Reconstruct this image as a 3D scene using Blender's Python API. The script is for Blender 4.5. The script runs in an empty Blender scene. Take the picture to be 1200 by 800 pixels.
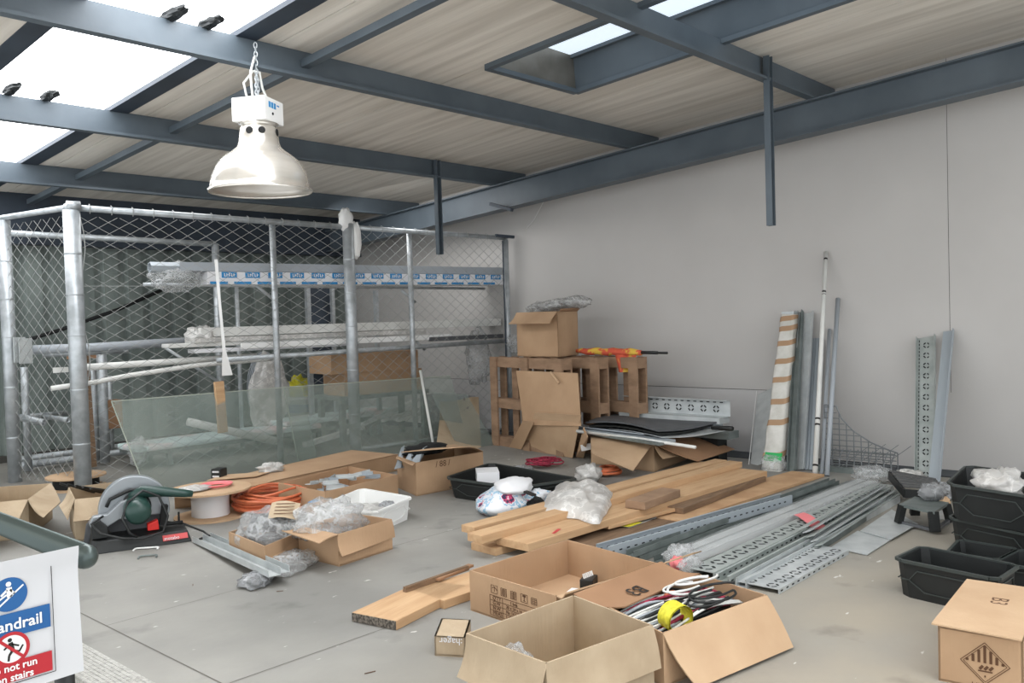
import bpy, math, random
from mathutils import Vector, Matrix, noise
V = Vector
rnd = random.Random(7)
SC = bpy.context.scene
COL = SC.collection

# ------------------------------------------------------------------ camera
FPX, H = 1025.0, 1.2
YAW, PIT, ROL = [math.radians(a) for a in (47.855, -1.628, -1.709)]
CF = V((math.sin(YAW)*math.cos(PIT), math.cos(YAW)*math.cos(PIT), math.sin(PIT)))
_r = CF.cross(V((0, 0, 1))).normalized(); _u = _r.cross(CF)
CR = math.cos(ROL)*_r + math.sin(ROL)*_u
CU = -math.sin(ROL)*_r + math.cos(ROL)*_u
CAM = V((0, 0, H))
cam = bpy.data.cameras.new('camera'); camo = bpy.data.objects.new('camera', cam); COL.objects.link(camo)
cam.sensor_width = 36; cam.lens = FPX*36/1200; cam.clip_start = .05
m = Matrix((CR, CU, -CF)).transposed().to_4x4(); m.translation = CAM
camo.matrix_world = m; SC.camera = camo

def ray(x, y): return CF + CR*(x-600)/FPX + CU*(400-y)/FPX
def F(x, y, z=0.0):                       # point of the photograph standing at height z
    d = ray(x, y); return CAM + d*((z-H)/d.z)
def XW(x, y, X): d = ray(x, y); return CAM + d*(X/d.x)
def YW(x, y, Y): d = ray(x, y); return CAM + d*(Y/d.y)
def DW(x, y, D): return CAM + ray(x, y)*D
def ROOFZ(y, dz=0.0): return 2.622 + .0745*(4.353-y) + dz
def RF(x, y, dz=0.0):
    d = ray(x, y); z0 = 2.622+dz+.0745*4.353
    return CAM + d*((z0-H)/(d.z+.0745*d.y))
def pjy(P):
    d = P-CAM; return 400-FPX*d.dot(CU)/d.dot(CF)
def HZ(base, ty):                         # height above base whose top meets row ty
    a, b = 0.0, 4.0
    for _ in range(40):
        c = (a+b)/2
        if pjy(base+V((0, 0, c))) > ty: a = c
        else: b = c
    return a

# ------------------------------------------------------------------ materials
def s2l(c): return tuple(((v/255)/12.92 if v/255 <= .04045 else ((v/255+.055)/1.055)**2.4) for v in c)
def mat(name, c, rough=.6, metal=0.0, c2=None, scale=8, stretch=(1, 1, 1), bump=0.0, bscale=40, alpha=None, spec=.5,
        emit=0, detail=6, lo=.35, hi=.65, bstretch=None, world=False, trans=0):
    m = bpy.data.materials.new(name); m.use_nodes = True
    nt = m.node_tree; b = nt.nodes['Principled BSDF']
    c = s2l(c)
    b.inputs['Base Color'].default_value = (*c, 1); b.inputs['Roughness'].default_value = rough
    b.inputs['Metallic'].default_value = metal; b.inputs['Specular IOR Level'].default_value = spec
    if trans: b.inputs['Transmission Weight'].default_value = trans
    tc = nt.nodes.new('ShaderNodeTexCoord')
    geo = nt.nodes.new('ShaderNodeNewGeometry')
    src = geo.outputs['Position'] if world else tc.outputs['Object']
    if c2 is not None:
        mp = nt.nodes.new('ShaderNodeMapping'); mp.inputs['Scale'].default_value = stretch
        nt.links.new(src, mp.inputs['Vector'])
        n = nt.nodes.new('ShaderNodeTexNoise'); n.inputs['Scale'].default_value = scale; n.inputs['Detail'].default_value = detail
        nt.links.new(mp.outputs[0], n.inputs['Vector'])
        r = nt.nodes.new('ShaderNodeValToRGB'); r.color_ramp.elements[0].position = lo; r.color_ramp.elements[1].position = hi
        r.color_ramp.elements[0].color = (*c, 1); r.color_ramp.elements[1].color = (*s2l(c2), 1)
        nt.links.new(n.outputs['Fac'], r.inputs[0]); nt.links.new(r.outputs[0], b.inputs['Base Color'])
    if bump:
        mp2 = nt.nodes.new('ShaderNodeMapping'); mp2.inputs['Scale'].default_value = bstretch or stretch
        nt.links.new(src, mp2.inputs['Vector'])
        n2 = nt.nodes.new('ShaderNodeTexNoise'); n2.inputs['Scale'].default_value = bscale; n2.inputs['Detail'].default_value = 4
        nt.links.new(mp2.outputs[0], n2.inputs['Vector'])
        bp = nt.nodes.new('ShaderNodeBump'); bp.inputs['Strength'].default_value = bump; bp.inputs['Distance'].default_value = .02
        nt.links.new(n2.outputs['Fac'], bp.inputs['Height']); nt.links.new(bp.outputs[0], b.inputs['Normal'])
    if emit:
        b.inputs['Emission Color'].default_value = (*c, 1); b.inputs['Emission Strength'].default_value = emit
    if alpha is not None: b.inputs['Alpha'].default_value = alpha
    return m

M = {}
M['wall'] = mat('painted_wall', (193, 190, 187), .8, c2=(185, 182, 179), scale=1.2, world=True, lo=.3, hi=.7, bump=.02, bscale=60)
M['wall_low'] = mat('lower_wall_panel', (198, 196, 195), .7, c2=(190, 188, 187), scale=1.5, world=True)
M['wall_base'] = mat('wall_base_steel', (70, 76, 82), .6, c2=(52, 57, 62), scale=5, world=True)
M['roof'] = mat('roof_sheet', (226, 220, 210), .85, c2=(202, 195, 184), scale=1.5, stretch=(9, .5, 1), world=True, lo=.36, hi=.66, bump=.1, bscale=5)
M['seam'] = mat('dark_gap', (74, 72, 68), .9)
M['navy'] = mat('blue_grey_painted_steel', (88, 98, 106), .5, c2=(76, 86, 94), scale=3, world=True, bump=.02)
M['navy2'] = mat('dark_painted_steel', (52, 62, 74), .6, c2=(42, 50, 60), scale=3, world=True)
M['offwire'] = mat('dull_mesh_wire', (124, 128, 130), .5, .3)
M['slat'] = mat('grey_plastic_slat', (84, 84, 84), .5)
M['signpaper'] = mat('sign_paper', (198, 198, 200), .5)
M['joint'] = mat('floor_joint', (104, 100, 94), .9)
M['day'] = mat('bright_rooflight', (250, 252, 255), .6, emit=7)
M['daywell'] = mat('skylight_glazing', (215, 228, 240), .5, emit=1.0)
M['well'] = mat('dull_sheet_lining', (120, 116, 108), .35, .6, c2=(150, 146, 138), scale=4, world=True)
M['corr'] = mat('corrugated_cladding', (132, 141, 136), .7, c2=(98, 107, 103), scale=2.2, world=True, lo=.35, hi=.62, stretch=(1, 1, .6), bump=.05)
M['steel'] = mat('galvanised_tube', (188, 193, 196), .42, .45, c2=(160, 165, 168), scale=12)
M['wire'] = mat('galvanised_wire', (158, 160, 158), .5, .3)
M['galv'] = mat('galvanised_sheet', (178, 184, 181), .42, .25, c2=(156, 163, 160), scale=14, lo=.3, hi=.7)
M['galv2'] = mat('pale_galvanised', (200, 204, 204), .4, .3, c2=(180, 185, 186), scale=9)
M['galvdk'] = mat('dark_galvanised', (126, 134, 132), .45, .25, c2=(102, 110, 108), scale=8)
M['blue_tr'] = mat('blue_grey_trunking', (162, 170, 176), .5, .15)
M['hole'] = mat('punched_hole', (34, 37, 38), .8)
M['card'] = mat('cardboard', (184, 152, 120), .85, c2=(170, 138, 107), scale=3.2, bump=.12, bscale=90, bstretch=(1, 1, .05))
M['card_in'] = mat('cardboard_plain', (194, 164, 132), .85, c2=(182, 151, 119), scale=4, bump=.1, bscale=60, bstretch=(1, 1, .05))
M['card_grey'] = mat('dusty_cardboard', (182, 163, 137), .88, c2=(166, 146, 120), scale=5, bump=.3, bscale=30, bstretch=(1, 1, .1))
M['card_dk'] = mat('brown_cardboard', (156, 120, 90), .85, c2=(140, 106, 78), scale=3)
M['wood'] = mat('pine_timber', (200, 166, 128), .75, c2=(182, 145, 107), scale=3, stretch=(1.2, 12, 12), lo=.3, hi=.7, bump=.06)
M['wood_dk'] = mat('dark_timber', (134, 108, 84), .8, c2=(108, 86, 66), scale=5, stretch=(1.2, 12, 12))
M['wood_end'] = mat('timber_end_grain', (120, 112, 102), .9, c2=(70, 64, 58), scale=90, lo=.42, hi=.58)
M['pallet'] = mat('pallet_wood', (160, 130, 104), .85, c2=(128, 102, 80), scale=6, stretch=(1, 1, 3), lo=.3, hi=.7)
M['chip'] = mat('chipboard', (200, 164, 126), .85, c2=(176, 138, 102), scale=5, detail=10, world=True)
M['pvc'] = mat('white_plastic', (222, 222, 218), .4, c2=(206, 206, 202), scale=4)
M['pvcg'] = mat('grey_plastic_conduit', (160, 166, 172), .5)
M['white'] = mat('white_matte', (232, 232, 230), .5)
M['paper'] = mat('white_paper', (226, 226, 228), .6)
M['shade'] = mat('spun_aluminium', (226, 222, 214), .22, .65, c2=(204, 198, 188), scale=2, stretch=(1, 1, 6))
M['shade_in'] = mat('reflector_inside', (196, 190, 182), .35, .6)
M['black'] = mat('black_plastic', (27, 30, 30), .5, c2=(20, 22, 22), scale=6, bump=.05)
M['blackdk'] = mat('black_recess', (13, 15, 15), .8)
M['blackrib'] = mat('black_plastic_edge', (54, 60, 58), .45)
M['mat'] = mat('charcoal_rubber', (90, 92, 95), .6, c2=(76, 78, 81), scale=5)
M['green'] = mat('dark_green_plastic', (32, 62, 56), .35)
M['greytool'] = mat('grey_cast_guard', (152, 157, 161), .35, .5)
M['red'] = mat('red_plastic', (214, 40, 32), .5)
M['pinkred'] = mat('faded_red_label', (196, 72, 72), .5)
M['orange'] = mat('orange_cable', (218, 122, 82), .45, c2=(190, 98, 62), scale=10)
M['yellow'] = mat('yellow_webbing', (222, 214, 60), .6, c2=(190, 182, 40), scale=60, stretch=(1, 1, 1))
M['pink'] = mat('pink_tape', (232, 128, 132), .5)
M['magenta'] = mat('dark_pink_net', (176, 46, 76), .6, c2=(120, 26, 50), scale=60)
M['blue'] = mat('print_blue', (38, 132, 190), .5)
M['signblue'] = mat('sign_blue', (18, 84, 142), .5)
M['signred'] = mat('sign_red', (172, 26, 38), .5)
M['ink'] = mat('black_ink', (32, 28, 26), .7)
M['inkbrown'] = mat('brown_ink', (92, 62, 40), .8)
M['rail'] = mat('dull_steel_rail', (74, 84, 82), .32, .5)
M['alu'] = mat('bright_aluminium_tread', (192, 190, 184), .35, .3, c2=(168, 166, 160), scale=70, lo=.45, hi=.55, bump=.3, bscale=90)
M['glass'] = mat('green_tinted_clear_sheet', (160, 170, 162), .12, alpha=.28, c2=(128, 142, 134), scale=2)
M['glassedge'] = mat('sheet_edge', (164, 170, 158), .3)
def plastic(name, c, a, rough=.22, bs=9, bst=.45):
    m = mat(name, c, rough, bump=bst, bscale=bs, c2=tuple(max(0, v-30) for v in c), scale=5)
    nt = m.node_tree; b = nt.nodes['Principled BSDF']
    # creases: thin bright, denser lines; more see-through between them
    tc = nt.nodes.new('ShaderNodeTexCoord')
    n = nt.nodes.new('ShaderNodeTexNoise'); n.inputs['Scale'].default_value = 11; n.inputs['Detail'].default_value = 5
    nt.links.new(tc.outputs['Object'], n.inputs['Vector'])
    v = nt.nodes.new('ShaderNodeTexVoronoi'); v.feature = 'DISTANCE_TO_EDGE'; v.inputs['Scale'].default_value = 9
    mx = nt.nodes.new('ShaderNodeMixRGB'); mx.inputs[0].default_value = .25
    nt.links.new(tc.outputs['Object'], mx.inputs[1]); nt.links.new(n.outputs['Color'], mx.inputs[2]); nt.links.new(mx.outputs[0], v.inputs['Vector'])
    r = nt.nodes.new('ShaderNodeMapRange'); r.inputs['From Min'].default_value = 0; r.inputs['From Max'].default_value = .10
    r.inputs['To Min'].default_value = min(1, a*2.0); r.inputs['To Max'].default_value = a
    nt.links.new(v.outputs['Distance'], r.inputs['Value']); nt.links.new(r.outputs[0], b.inputs['Alpha'])
    return m
M['film'] = plastic('clear_film', (212, 214, 214), .30)
M['filmsheet'] = mat('smooth_clear_film', (214, 216, 216), .2, alpha=.38, bump=.3, bscale=6, bstretch=(1, 1, 1))
M['film2'] = plastic('milky_film', (222, 220, 216), .74, .3, 5, .25)
M['filmg'] = plastic('grey_film', (168, 170, 172), .55)
M['bubble'] = plastic('bubble_wrap', (205, 205, 203), .42, .25, 30, .5)
M['bag'] = mat('printed_mailer', (215, 218, 220), .35, c2=(90, 80, 110), scale=16, lo=.5, hi=.62, bump=.3, bscale=12)
M['bag'] = mat('printed_mailer', (226, 228, 232), .3, c2=(60, 50, 80), scale=13, bump=.3, bscale=7, detail=3)
_r = [n for n in M['bag'].node_tree.nodes if n.type == 'VALTORGB'][0].color_ramp
_r.interpolation = 'CONSTANT'
for pos, col in ((.0, (226, 228, 232)), (.50, (150, 190, 215)), (.55, (228, 228, 230)), (.60, (190, 70, 110)), (.64, (50, 44, 70)), (.70, (226, 150, 120))):
    e = _r.elements.new(pos) if pos not in (0,) else _r.elements[0]
    e.position = pos; e.color = (*s2l(col), 1)
_r.elements[-1].position = .74
M['umbr'] = mat('red_yellow_fabric', (200, 84, 60), .85, c2=(216, 178, 70), scale=13, lo=.48, hi=.56)
M['brownwrap'] = mat('paper_wrapped', (196, 194, 186), .5, c2=(214, 212, 206), scale=9, bump=.5, bscale=20)
M['tape'] = mat('brown_parcel_tape', (170, 138, 108), .45)
M['mattress'] = mat('pale_packaging', (214, 232, 232), .4, c2=(236, 200, 198), scale=3, lo=.5, hi=.7)
M['floorc'] = None

def floor_mat():
    m = bpy.data.materials.new('concrete_floor'); m.use_nodes = True; nt = m.node_tree; b = nt.nodes['Principled BSDF']
    g = nt.nodes.new('ShaderNodeNewGeometry')
    def nz(scale, det, st=(1, 1, 1)):
        mp = nt.nodes.new('ShaderNodeMapping'); mp.inputs['Scale'].default_value = st
        nt.links.new(g.outputs['Position'], mp.inputs[0])
        n = nt.nodes.new('ShaderNodeTexNoise'); n.inputs['Scale'].default_value = scale; n.inputs['Detail'].default_value = det
        nt.links.new(mp.outputs[0], n.inputs['Vector']); return n
    r1 = nt.nodes.new('ShaderNodeValToRGB')
    r1.color_ramp.elements[0].color = (*s2l((124, 123, 119)), 1); r1.color_ramp.elements[1].color = (*s2l((156, 154, 148)), 1)
    r1.color_ramp.elements[0].position = .33; r1.color_ramp.elements[1].position = .68
    nt.links.new(nz(1.1, 8).outputs['Fac'], r1.inputs[0])
    # sandy wear towards the right-hand side
    sx = nt.nodes.new('ShaderNodeSeparateXYZ'); nt.links.new(g.outputs['Position'], sx.inputs[0])
    mr = nt.nodes.new('ShaderNodeMapRange'); mr.inputs['From Min'].default_value = 2.6; mr.inputs['From Max'].default_value = 1.2
    nt.links.new(sx.outputs['Y'], mr.inputs['Value'])
    mx = nt.nodes.new('ShaderNodeMixRGB'); mx.blend_type = 'MIX'; mx.inputs[2].default_value = (*s2l((160, 152, 138)), 1)
    ma = nt.nodes.new('ShaderNodeMath'); ma.operation = 'MULTIPLY'; nt.links.new(mr.outputs[0], ma.inputs[0])
    nt.links.new(nz(2.5, 8).outputs['Fac'], ma.inputs[1])
    ma2 = nt.nodes.new('ShaderNodeMath'); ma2.operation = 'MULTIPLY'; ma2.inputs[1].default_value = 1.5; ma2.use_clamp = True
    nt.links.new(ma.outputs[0], ma2.inputs[0])
    nt.links.new(ma2.outputs[0], mx.inputs[0]); nt.links.new(r1.outputs[0], mx.inputs[1])
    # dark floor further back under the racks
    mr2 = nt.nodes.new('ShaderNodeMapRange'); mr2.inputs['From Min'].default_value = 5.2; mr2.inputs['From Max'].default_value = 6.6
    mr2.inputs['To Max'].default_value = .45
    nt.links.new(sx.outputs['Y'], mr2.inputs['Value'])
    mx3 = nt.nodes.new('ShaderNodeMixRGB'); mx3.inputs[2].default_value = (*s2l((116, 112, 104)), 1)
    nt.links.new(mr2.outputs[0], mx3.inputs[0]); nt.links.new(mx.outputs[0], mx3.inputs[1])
    # small scuffs
    r2 = nt.nodes.new('ShaderNodeValToRGB'); r2.color_ramp.elements[0].position = .70; r2.color_ramp.elements[1].position = .74
    nt.links.new(nz(9, 3, (1, 2.2, 1)).outputs['Fac'], r2.inputs[0])
    mx2 = nt.nodes.new('ShaderNodeMixRGB'); mx2.inputs[2].default_value = (*s2l((205, 203, 198)), 1)
    nt.links.new(r2.outputs[0], mx2.inputs[0]); nt.links.new(mx3.outputs[0], mx2.inputs[1])
    # dark stains
    r3 = nt.nodes.new('ShaderNodeValToRGB'); r3.color_ramp.elements[0].position = .26; r3.color_ramp.elements[1].position = .40
    r3.color_ramp.elements[0].color = (.62, .62, .62, 1)
    nt.links.new(nz(3.3, 8).outputs['Fac'], r3.inputs[0])
    mx4 = nt.nodes.new('ShaderNodeMixRGB'); mx4.blend_type = 'MULTIPLY'; mx4.inputs[0].default_value = 1
    nt.links.new(mx2.outputs[0], mx4.inputs[1]); nt.links.new(r3.outputs[0], mx4.inputs[2])
    nt.links.new(mx4.outputs[0], b.inputs['Base Color'])
    b.inputs['Roughness'].default_value = .62
    bp = nt.nodes.new('ShaderNodeBump'); bp.inputs['Strength'].default_value = .12; bp.inputs['Distance'].default_value = .01
    nt.links.new(nz(30, 6).outputs['Fac'], bp.inputs['Height']); nt.links.new(bp.outputs[0], b.inputs['Normal'])
    return m
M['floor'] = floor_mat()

# ------------------------------------------------------------------ mesh builder
class MB:
    def __init__(s): s.v = []; s.f = []; s.m = []; s.mi = 0
    def add(s, vs, fs):
        o = len(s.v); s.v += [V(p) for p in vs]
        for f in fs: s.f.append([i+o for i in f]); s.m.append(s.mi)
        return s
    def hexa(s, p):    # p: 4 bottom, 4 top
        return s.add(p, [(3, 2, 1, 0), (4, 5, 6, 7), (0, 1, 5, 4), (1, 2, 6, 5), (2, 3, 7, 6), (3, 0, 4, 7)])
    def box(s, c, sz, rz=0, R=None):
        c = V(c); R = R or Matrix.Rotation(rz, 3, 'Z'); a, b, d = [x/2 for x in sz]
        P = [(-a, -b, -d), (a, -b, -d), (a, b, -d), (-a, b, -d), (-a, -b, d), (a, -b, d), (a, b, d), (-a, b, d)]
        return s.hexa([c + R @ V(q) for q in P])
    def slab(s, p0, p1, p2, p3, t, off=0.0):   # thick sheet; off shifts along its normal
        n = ((p2-p0).cross(p3-p1)).normalized(); a = n*(off-t/2); b = n*(off+t/2)
        return s.hexa([p0+a, p1+a, p2+a, p3+a, p0+b, p1+b, p2+b, p3+b])
    def beam(s, a, b, w, h, up=V((0, 0, 1))):  # centred bar
        a = V(a); b = V(b); d = (b-a).normalized(); sd = d.cross(up)
        if sd.length < 1e-4: sd = d.cross(V((1, 0, 0)))
        sd.normalize(); u = sd.cross(d)
        o = [-sd*w/2-u*h/2, sd*w/2-u*h/2, sd*w/2+u*h/2, -sd*w/2+u*h/2]
        return s.hexa([a+o[0], a+o[1], a+o[2], a+o[3], b+o[0], b+o[1], b+o[2], b+o[3]])
    def prof(s, pts, a, b, up=V((0, 0, 1))):   # closed 2-D outline (side, up) swept a->b
        a = V(a); b = V(b); d = (b-a).normalized(); sd = d.cross(up).normalized(); u = sd.cross(d)
        n = len(pts)
        vs = [a+sd*x+u*y for x, y in pts]+[b+sd*x+u*y for x, y in pts]
        fs = [(i, (i+1) % n, n+(i+1) % n, n+i) for i in range(n)]+[tuple(range(n))[::-1], tuple(range(n, 2*n))]
        return s.add(vs, fs)
    def tube(s, pts, r, n=8, closed=False, caps=True):
        pts = [V(p) for p in pts]; k = len(pts); rs = r if isinstance(r, (list, tuple)) else [r]*k
        up = None; rings = []
        for i, p in enumerate(pts):
            if closed: d = pts[(i+1) % k]-pts[i-1]
            else: d = pts[min(i+1, k-1)]-pts[max(i-1, 0)]
            d = d.normalized() if d.length > 1e-9 else V((0, 0, 1))
            if up is None: up = d.orthogonal().normalized()
            up = (up-d*up.dot(d))
            up = up.normalized() if up.length > 1e-6 else d.orthogonal().normalized()
            sd = d.cross(up)
            rings.append([p+(up*math.cos(2*math.pi*j/n)+sd*math.sin(2*math.pi*j/n))*rs[i] for j in range(n)])
        vs = [q for R in rings for q in R]; fs = []
        for i in range(k if closed else k-1):
            a, b = i*n, ((i+1) % k)*n
            for j in range(n): fs.append((a+j, a+(j+1) % n, b+(j+1) % n, b+j))
        if caps and not closed: fs += [tuple(range(n))[::-1], tuple(range((k-1)*n, k*n))]
        return s.add(vs, fs)
    def pipe(s, a, b, ro, ri, n=14):           # hollow tube
        a = V(a); b = V(b); d = (b-a).normalized(); up = d.orthogonal().normalized(); sd = d.cross(up)
        vs = []
        for p in (a, b):
            for r in (ro, ri):
                vs += [p+(up*math.cos(2*math.pi*j/n)+sd*math.sin(2*math.pi*j/n))*r for j in range(n)]
        fs = []
        for j in range(n):
            k = (j+1) % n
            fs += [(j, k, 2*n+k, 2*n+j), (n+k, n+j, 3*n+j, 3*n+k), (k, j, n+j, n+k), (2*n+j, 2*n+k, 3*n+k, 3*n+j)]
        return s.add(vs, fs)
    def lathe(s, pr, c, n=40, axis='Z'):       # pr: (r,z)
        c = V(c); k = len(pr); vs = []; fs = []
        for r, z in pr:
            for j in range(n):
                t = 2*math.pi*j/n; vs.append(c+V((r*math.cos(t), r*math.sin(t), z)))
        for i in range(k-1):
            for j in range(n): fs.append((i*n+j, i*n+(j+1) % n, (i+1)*n+(j+1) % n, (i+1)*n+j))
        return s.add(vs, fs)
    def grid(s, fn, nu, nv):
        vs = [fn(i/nu, j/nv) for j in range(nv+1) for i in range(nu+1)]
        fs = [(j*(nu+1)+i, j*(nu+1)+i+1, (j+1)*(nu+1)+i+1, (j+1)*(nu+1)+i) for j in range(nv) for i in range(nu)]
        return s.add(vs, fs)
    def blob(s, c, rad, seed=0, amp=.35, fr=2.2, sub=28, rz=0, flat=-.55):
        c = V(c); vs = []; fs = []; R = Matrix.Rotation(rz, 3, 'Z'); nu, nv = sub, sub//2
        for j in range(nv+1):
            ph = math.pi*j/nv
            for i in range(nu):
                t = 2*math.pi*i/nu
                d = V((math.sin(ph)*math.cos(t), math.sin(ph)*math.sin(t), math.cos(ph)))
                q = d*fr+V((seed*3.7, seed*1.3, seed*2.1))
                k = 1+amp*(noise.noise(q)*1.1+(.5-abs(noise.noise(q*2.3)))*.7-.25+.25*noise.noise(q*5))
                p = V((d.x*rad[0]*k, d.y*rad[1]*k, max(d.z*k, flat)*rad[2]))
                vs.append(c+R @ p)
        for j in range(nv):
            for i in range(nu): fs.append((j*nu+i, j*nu+(i+1) % nu, (j+1)*nu+(i+1) % nu, (j+1)*nu+i))
        return s.add(vs, fs)

def build(name, mb, mts, parent=None, smooth=False, origin=None, bevel=0):
    me = bpy.data.meshes.new(name)
    if parent is not None: o0 = WL[parent.name]
    else: o0 = V(origin) if origin is not None else V((0, 0, 0))
    me.from_pydata([tuple(v-o0) for v in mb.v], [], mb.f)
    if not isinstance(mts, (list, tuple)): mts = [mts]
    for k in mts: me.materials.append(M[k])
    me.polygons.foreach_set('material_index', mb.m)
    if smooth: me.polygons.foreach_set('use_smooth', [True]*len(mb.f))
    me.update()
    o = bpy.data.objects.new(name, me); COL.objects.link(o)
    WL[o.name] = o0
    if parent is not None: o.parent = parent
    else: o.location = o0
    if bevel:
        b = o.modifiers.new('bevel', 'BEVEL'); b.width = bevel; b.segments = 2; b.limit_method = 'ANGLE'
    return o
WL = {}
def tag(o, label, cat, group=None, kind=None):
    o['label'] = label; o['category'] = cat
    if group: o['group'] = group
    if kind: o['kind'] = kind
    return o
def T(name, label, cat, loc, group=None):
    o = bpy.data.objects.new(name, None); COL.objects.link(o); o.location = loc; WL[o.name] = V(loc)
    o.empty_display_size = .1
    return tag(o, label, cat, group)
def base_of(mb):
    n = len(mb.v); return V((sum(v.x for v in mb.v)/n, sum(v.y for v in mb.v)/n, min(v.z for v in mb.v)))
def S(name, mb, mts, label, cat, group=None, smooth=False, kind=None, bevel=0):
    return tag(build(name, mb, mts, None, smooth, base_of(mb), bevel), label, cat, group, kind)
def ST(name, mb, mts, smooth=False):
    o = build(name, mb, mts, None, smooth); o['kind'] = 'structure'; return o
def txt(s, P, u, v, size, mk, parent, name='lettering', align='LEFT', ext=0.0004, bold=0):
    c = bpy.data.curves.new(name, 'FONT'); c.body = s; c.size = size; c.extrude = ext; c.align_x = align; c.offset = bold
    c.resolution_u = 3
    c.materials.append(M[mk])
    tmp = bpy.data.objects.new('tmp_text', c); COL.objects.link(tmp)
    me = bpy.data.meshes.new_from_object(tmp.evaluated_get(bpy.context.evaluated_depsgraph_get()))
    bpy.data.objects.remove(tmp); o = bpy.data.objects.new(name, me); COL.objects.link(o); WL[o.name] = P.copy()
    u = u.normalized(); n = u.cross(v).normalized(); v = n.cross(u)
    mm = Matrix((u, v, n)).transposed().to_4x4(); mm.translation = P-WL[parent.name]
    o.parent = parent; o.matrix_local = mm
    return o
def lerp(a, b, t): return a+(b-a)*t
def bil(q, s, t): return lerp(lerp(q[0], q[1], s), lerp(q[3], q[2], s), t)

# ------------------------------------------------------------------ room shell
XWALL, YB = 6.88, 8.85
def perforated_none(): pass
XE = 6.46
b = MB(); b.box(((1.335+XE)/2, 3.5, -.1), (XE-1.335, 12.2, .2))
b.mi = 1
def joint(p, q, w=.006):
    d = (q-p).normalized(); n = V((-d.y, d.x, 0))*w/2; z = V((0, 0, .0012))
    b.add([p-n+z, q-n+z, q+n+z, p+n+z], [(0, 1, 2, 3)])
j0 = F(98, 720); joint(V((j0.x, j0.y+3.2, 0)), V((j0.x-.0, .3, 0)), .005)
j1 = F(300, 789); joint(V((j0.x, F(270, 800).y+.0, 0)), V((6.3, j1.y-.1, 0)), .004)
j2 = F(204, 711); joint(V((j0.x, j2.y, 0)), V((6.3, j2.y-.02, 0)), .003)
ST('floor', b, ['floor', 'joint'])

b = MB(); DZ = XW(735, 451, XWALL).z; b.box((XWALL+.06, 3.0, (DZ+3.4)/2), (.12, 12.2, 3.4-DZ))
YS = XW(930, 470, XWALL).y; b.box((XWALL+.06, (YS-3.1)/2, (DZ-.12)/2), (.12, YS+3.1, DZ+.12)); b.mi = 1; b.box((XWALL+.06, (9.1+YS)/2, (DZ-.12)/2), (.12, 9.1-YS, DZ+.12))
b.mi = 2
sy = XW(1112, 300, XWALL).y
b.box((XWALL-.0003, (9+YS)/2, DZ), (.006, 9-YS, .004)); b.box((XWALL-.0003, sy, 1.8), (.001, .003, 2.5))
ST('wall_right', b, ['wall', 'wall_low', 'seam'])
b = MB(); b.box(((XE+XWALL)/2+.003, 3.5, -.06), (XWALL-XE-.006, 12.2, .08)); b.box((XE+.02, 3.5, -.01), (.03, 12.2, .03)); ST('trim_4', b, ['wall_base'])

b = MB(); pts = []; x = -2.0; k = 0       # corrugated back wall
while x < XWALL:
    pts += [(x, 0), (x+.14, 0), (x+.155, .05), (x+.22, .05)]; x += .24
for i in range(len(pts)-1):
    (x0, y0), (x1, y1) = pts[i], pts[i+1]
    x1 = min(x1, XWALL)
    if x0 >= XWALL: break
    b.add([(x0, YB+y0, 0.06), (x1, YB+y1, 0.06), (x1, YB+y1, 2.05), (x0, YB+y0, 2.05)], [(0, 1, 2, 3)])
b.mi = 1
b.box(((XWALL-2)/2, YB+.06, 1.1), (XWALL+2, .01, 2.4)); b.box(((XWALL-2)/2, YB-.01, .03), (XWALL+2, .05, .06))
ST('wall_back', b, ['corr', 'seam'])
b = MB(); b.box(((XWALL-2)/2, YB-.05, 2.25), (XWALL+2, .16, .50)); ST('trim_1', b, ['navy2'])

# roof sheets, in strips, with the rooflight and the skylight opening left out
b = MB()
def strip(x0, x1, y0, y1, mi=0, dz=.17, th=.02):
    b.mi = mi
    p = [V((x0, y0, ROOFZ(y0, dz))), V((x1, y0, ROOFZ(y0, dz))), V((x1, y1, ROOFZ(y1, dz))), V((x0, y1, ROOFZ(y1, dz)))]
    b.hexa(p+[q+V((0, 0, th)) for q in p])
YF0, YF1 = -1.2, YB+.05
G = .004
strip(-2.2, -.95, YF0, YF1); strip(-.95+G*2, .3, YF0, YF1); strip(.3+G*2, 1.72, YF0, YF1)
strip(2.74, 2.87, YF0, YF1); strip(2.87+G*2, 4.15, YF0, YF1)
strip(4.15+G*2, 5.08, YF0, 1.70); strip(4.15+G*2, 5.08, 3.90, YF1)
strip(5.08, 5.44, YF0, YF1); strip(5.44+G*2, 6.99, YF0, YF1)
b.mi = 1
strip(-2.2, 1.74, YF0, YF1, 1, .192); strip(2.72, 4.17, YF0, YF1, 1, .192); strip(5.09, 6.99, YF0, YF1, 1, .192)
strip(4.1, 5.1, 3.92, YF1, 1, .192); strip(4.1, 5.1, YF0, 1.68, 1, .192)
ST('ceiling', b, ['roof', 'seam'])
# translucent rooflight strip and its dark flashings
b = MB(); strip(1.80, 2.64, YF0, YF1, 0, .20, .01); ST('window_1', b, ['day'])
b = MB()
for xx, w in ((1.76, .12), (2.68, .13)):
    b.prof([(-w/2, 0), (w/2, 0), (w/2, .03), (-w/2, .03)], V((xx, YF0, ROOFZ(YF0, .165))), V((xx, YF1, ROOFZ(YF1, .165))))
ST('trim_2', b, ['navy2'])
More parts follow.
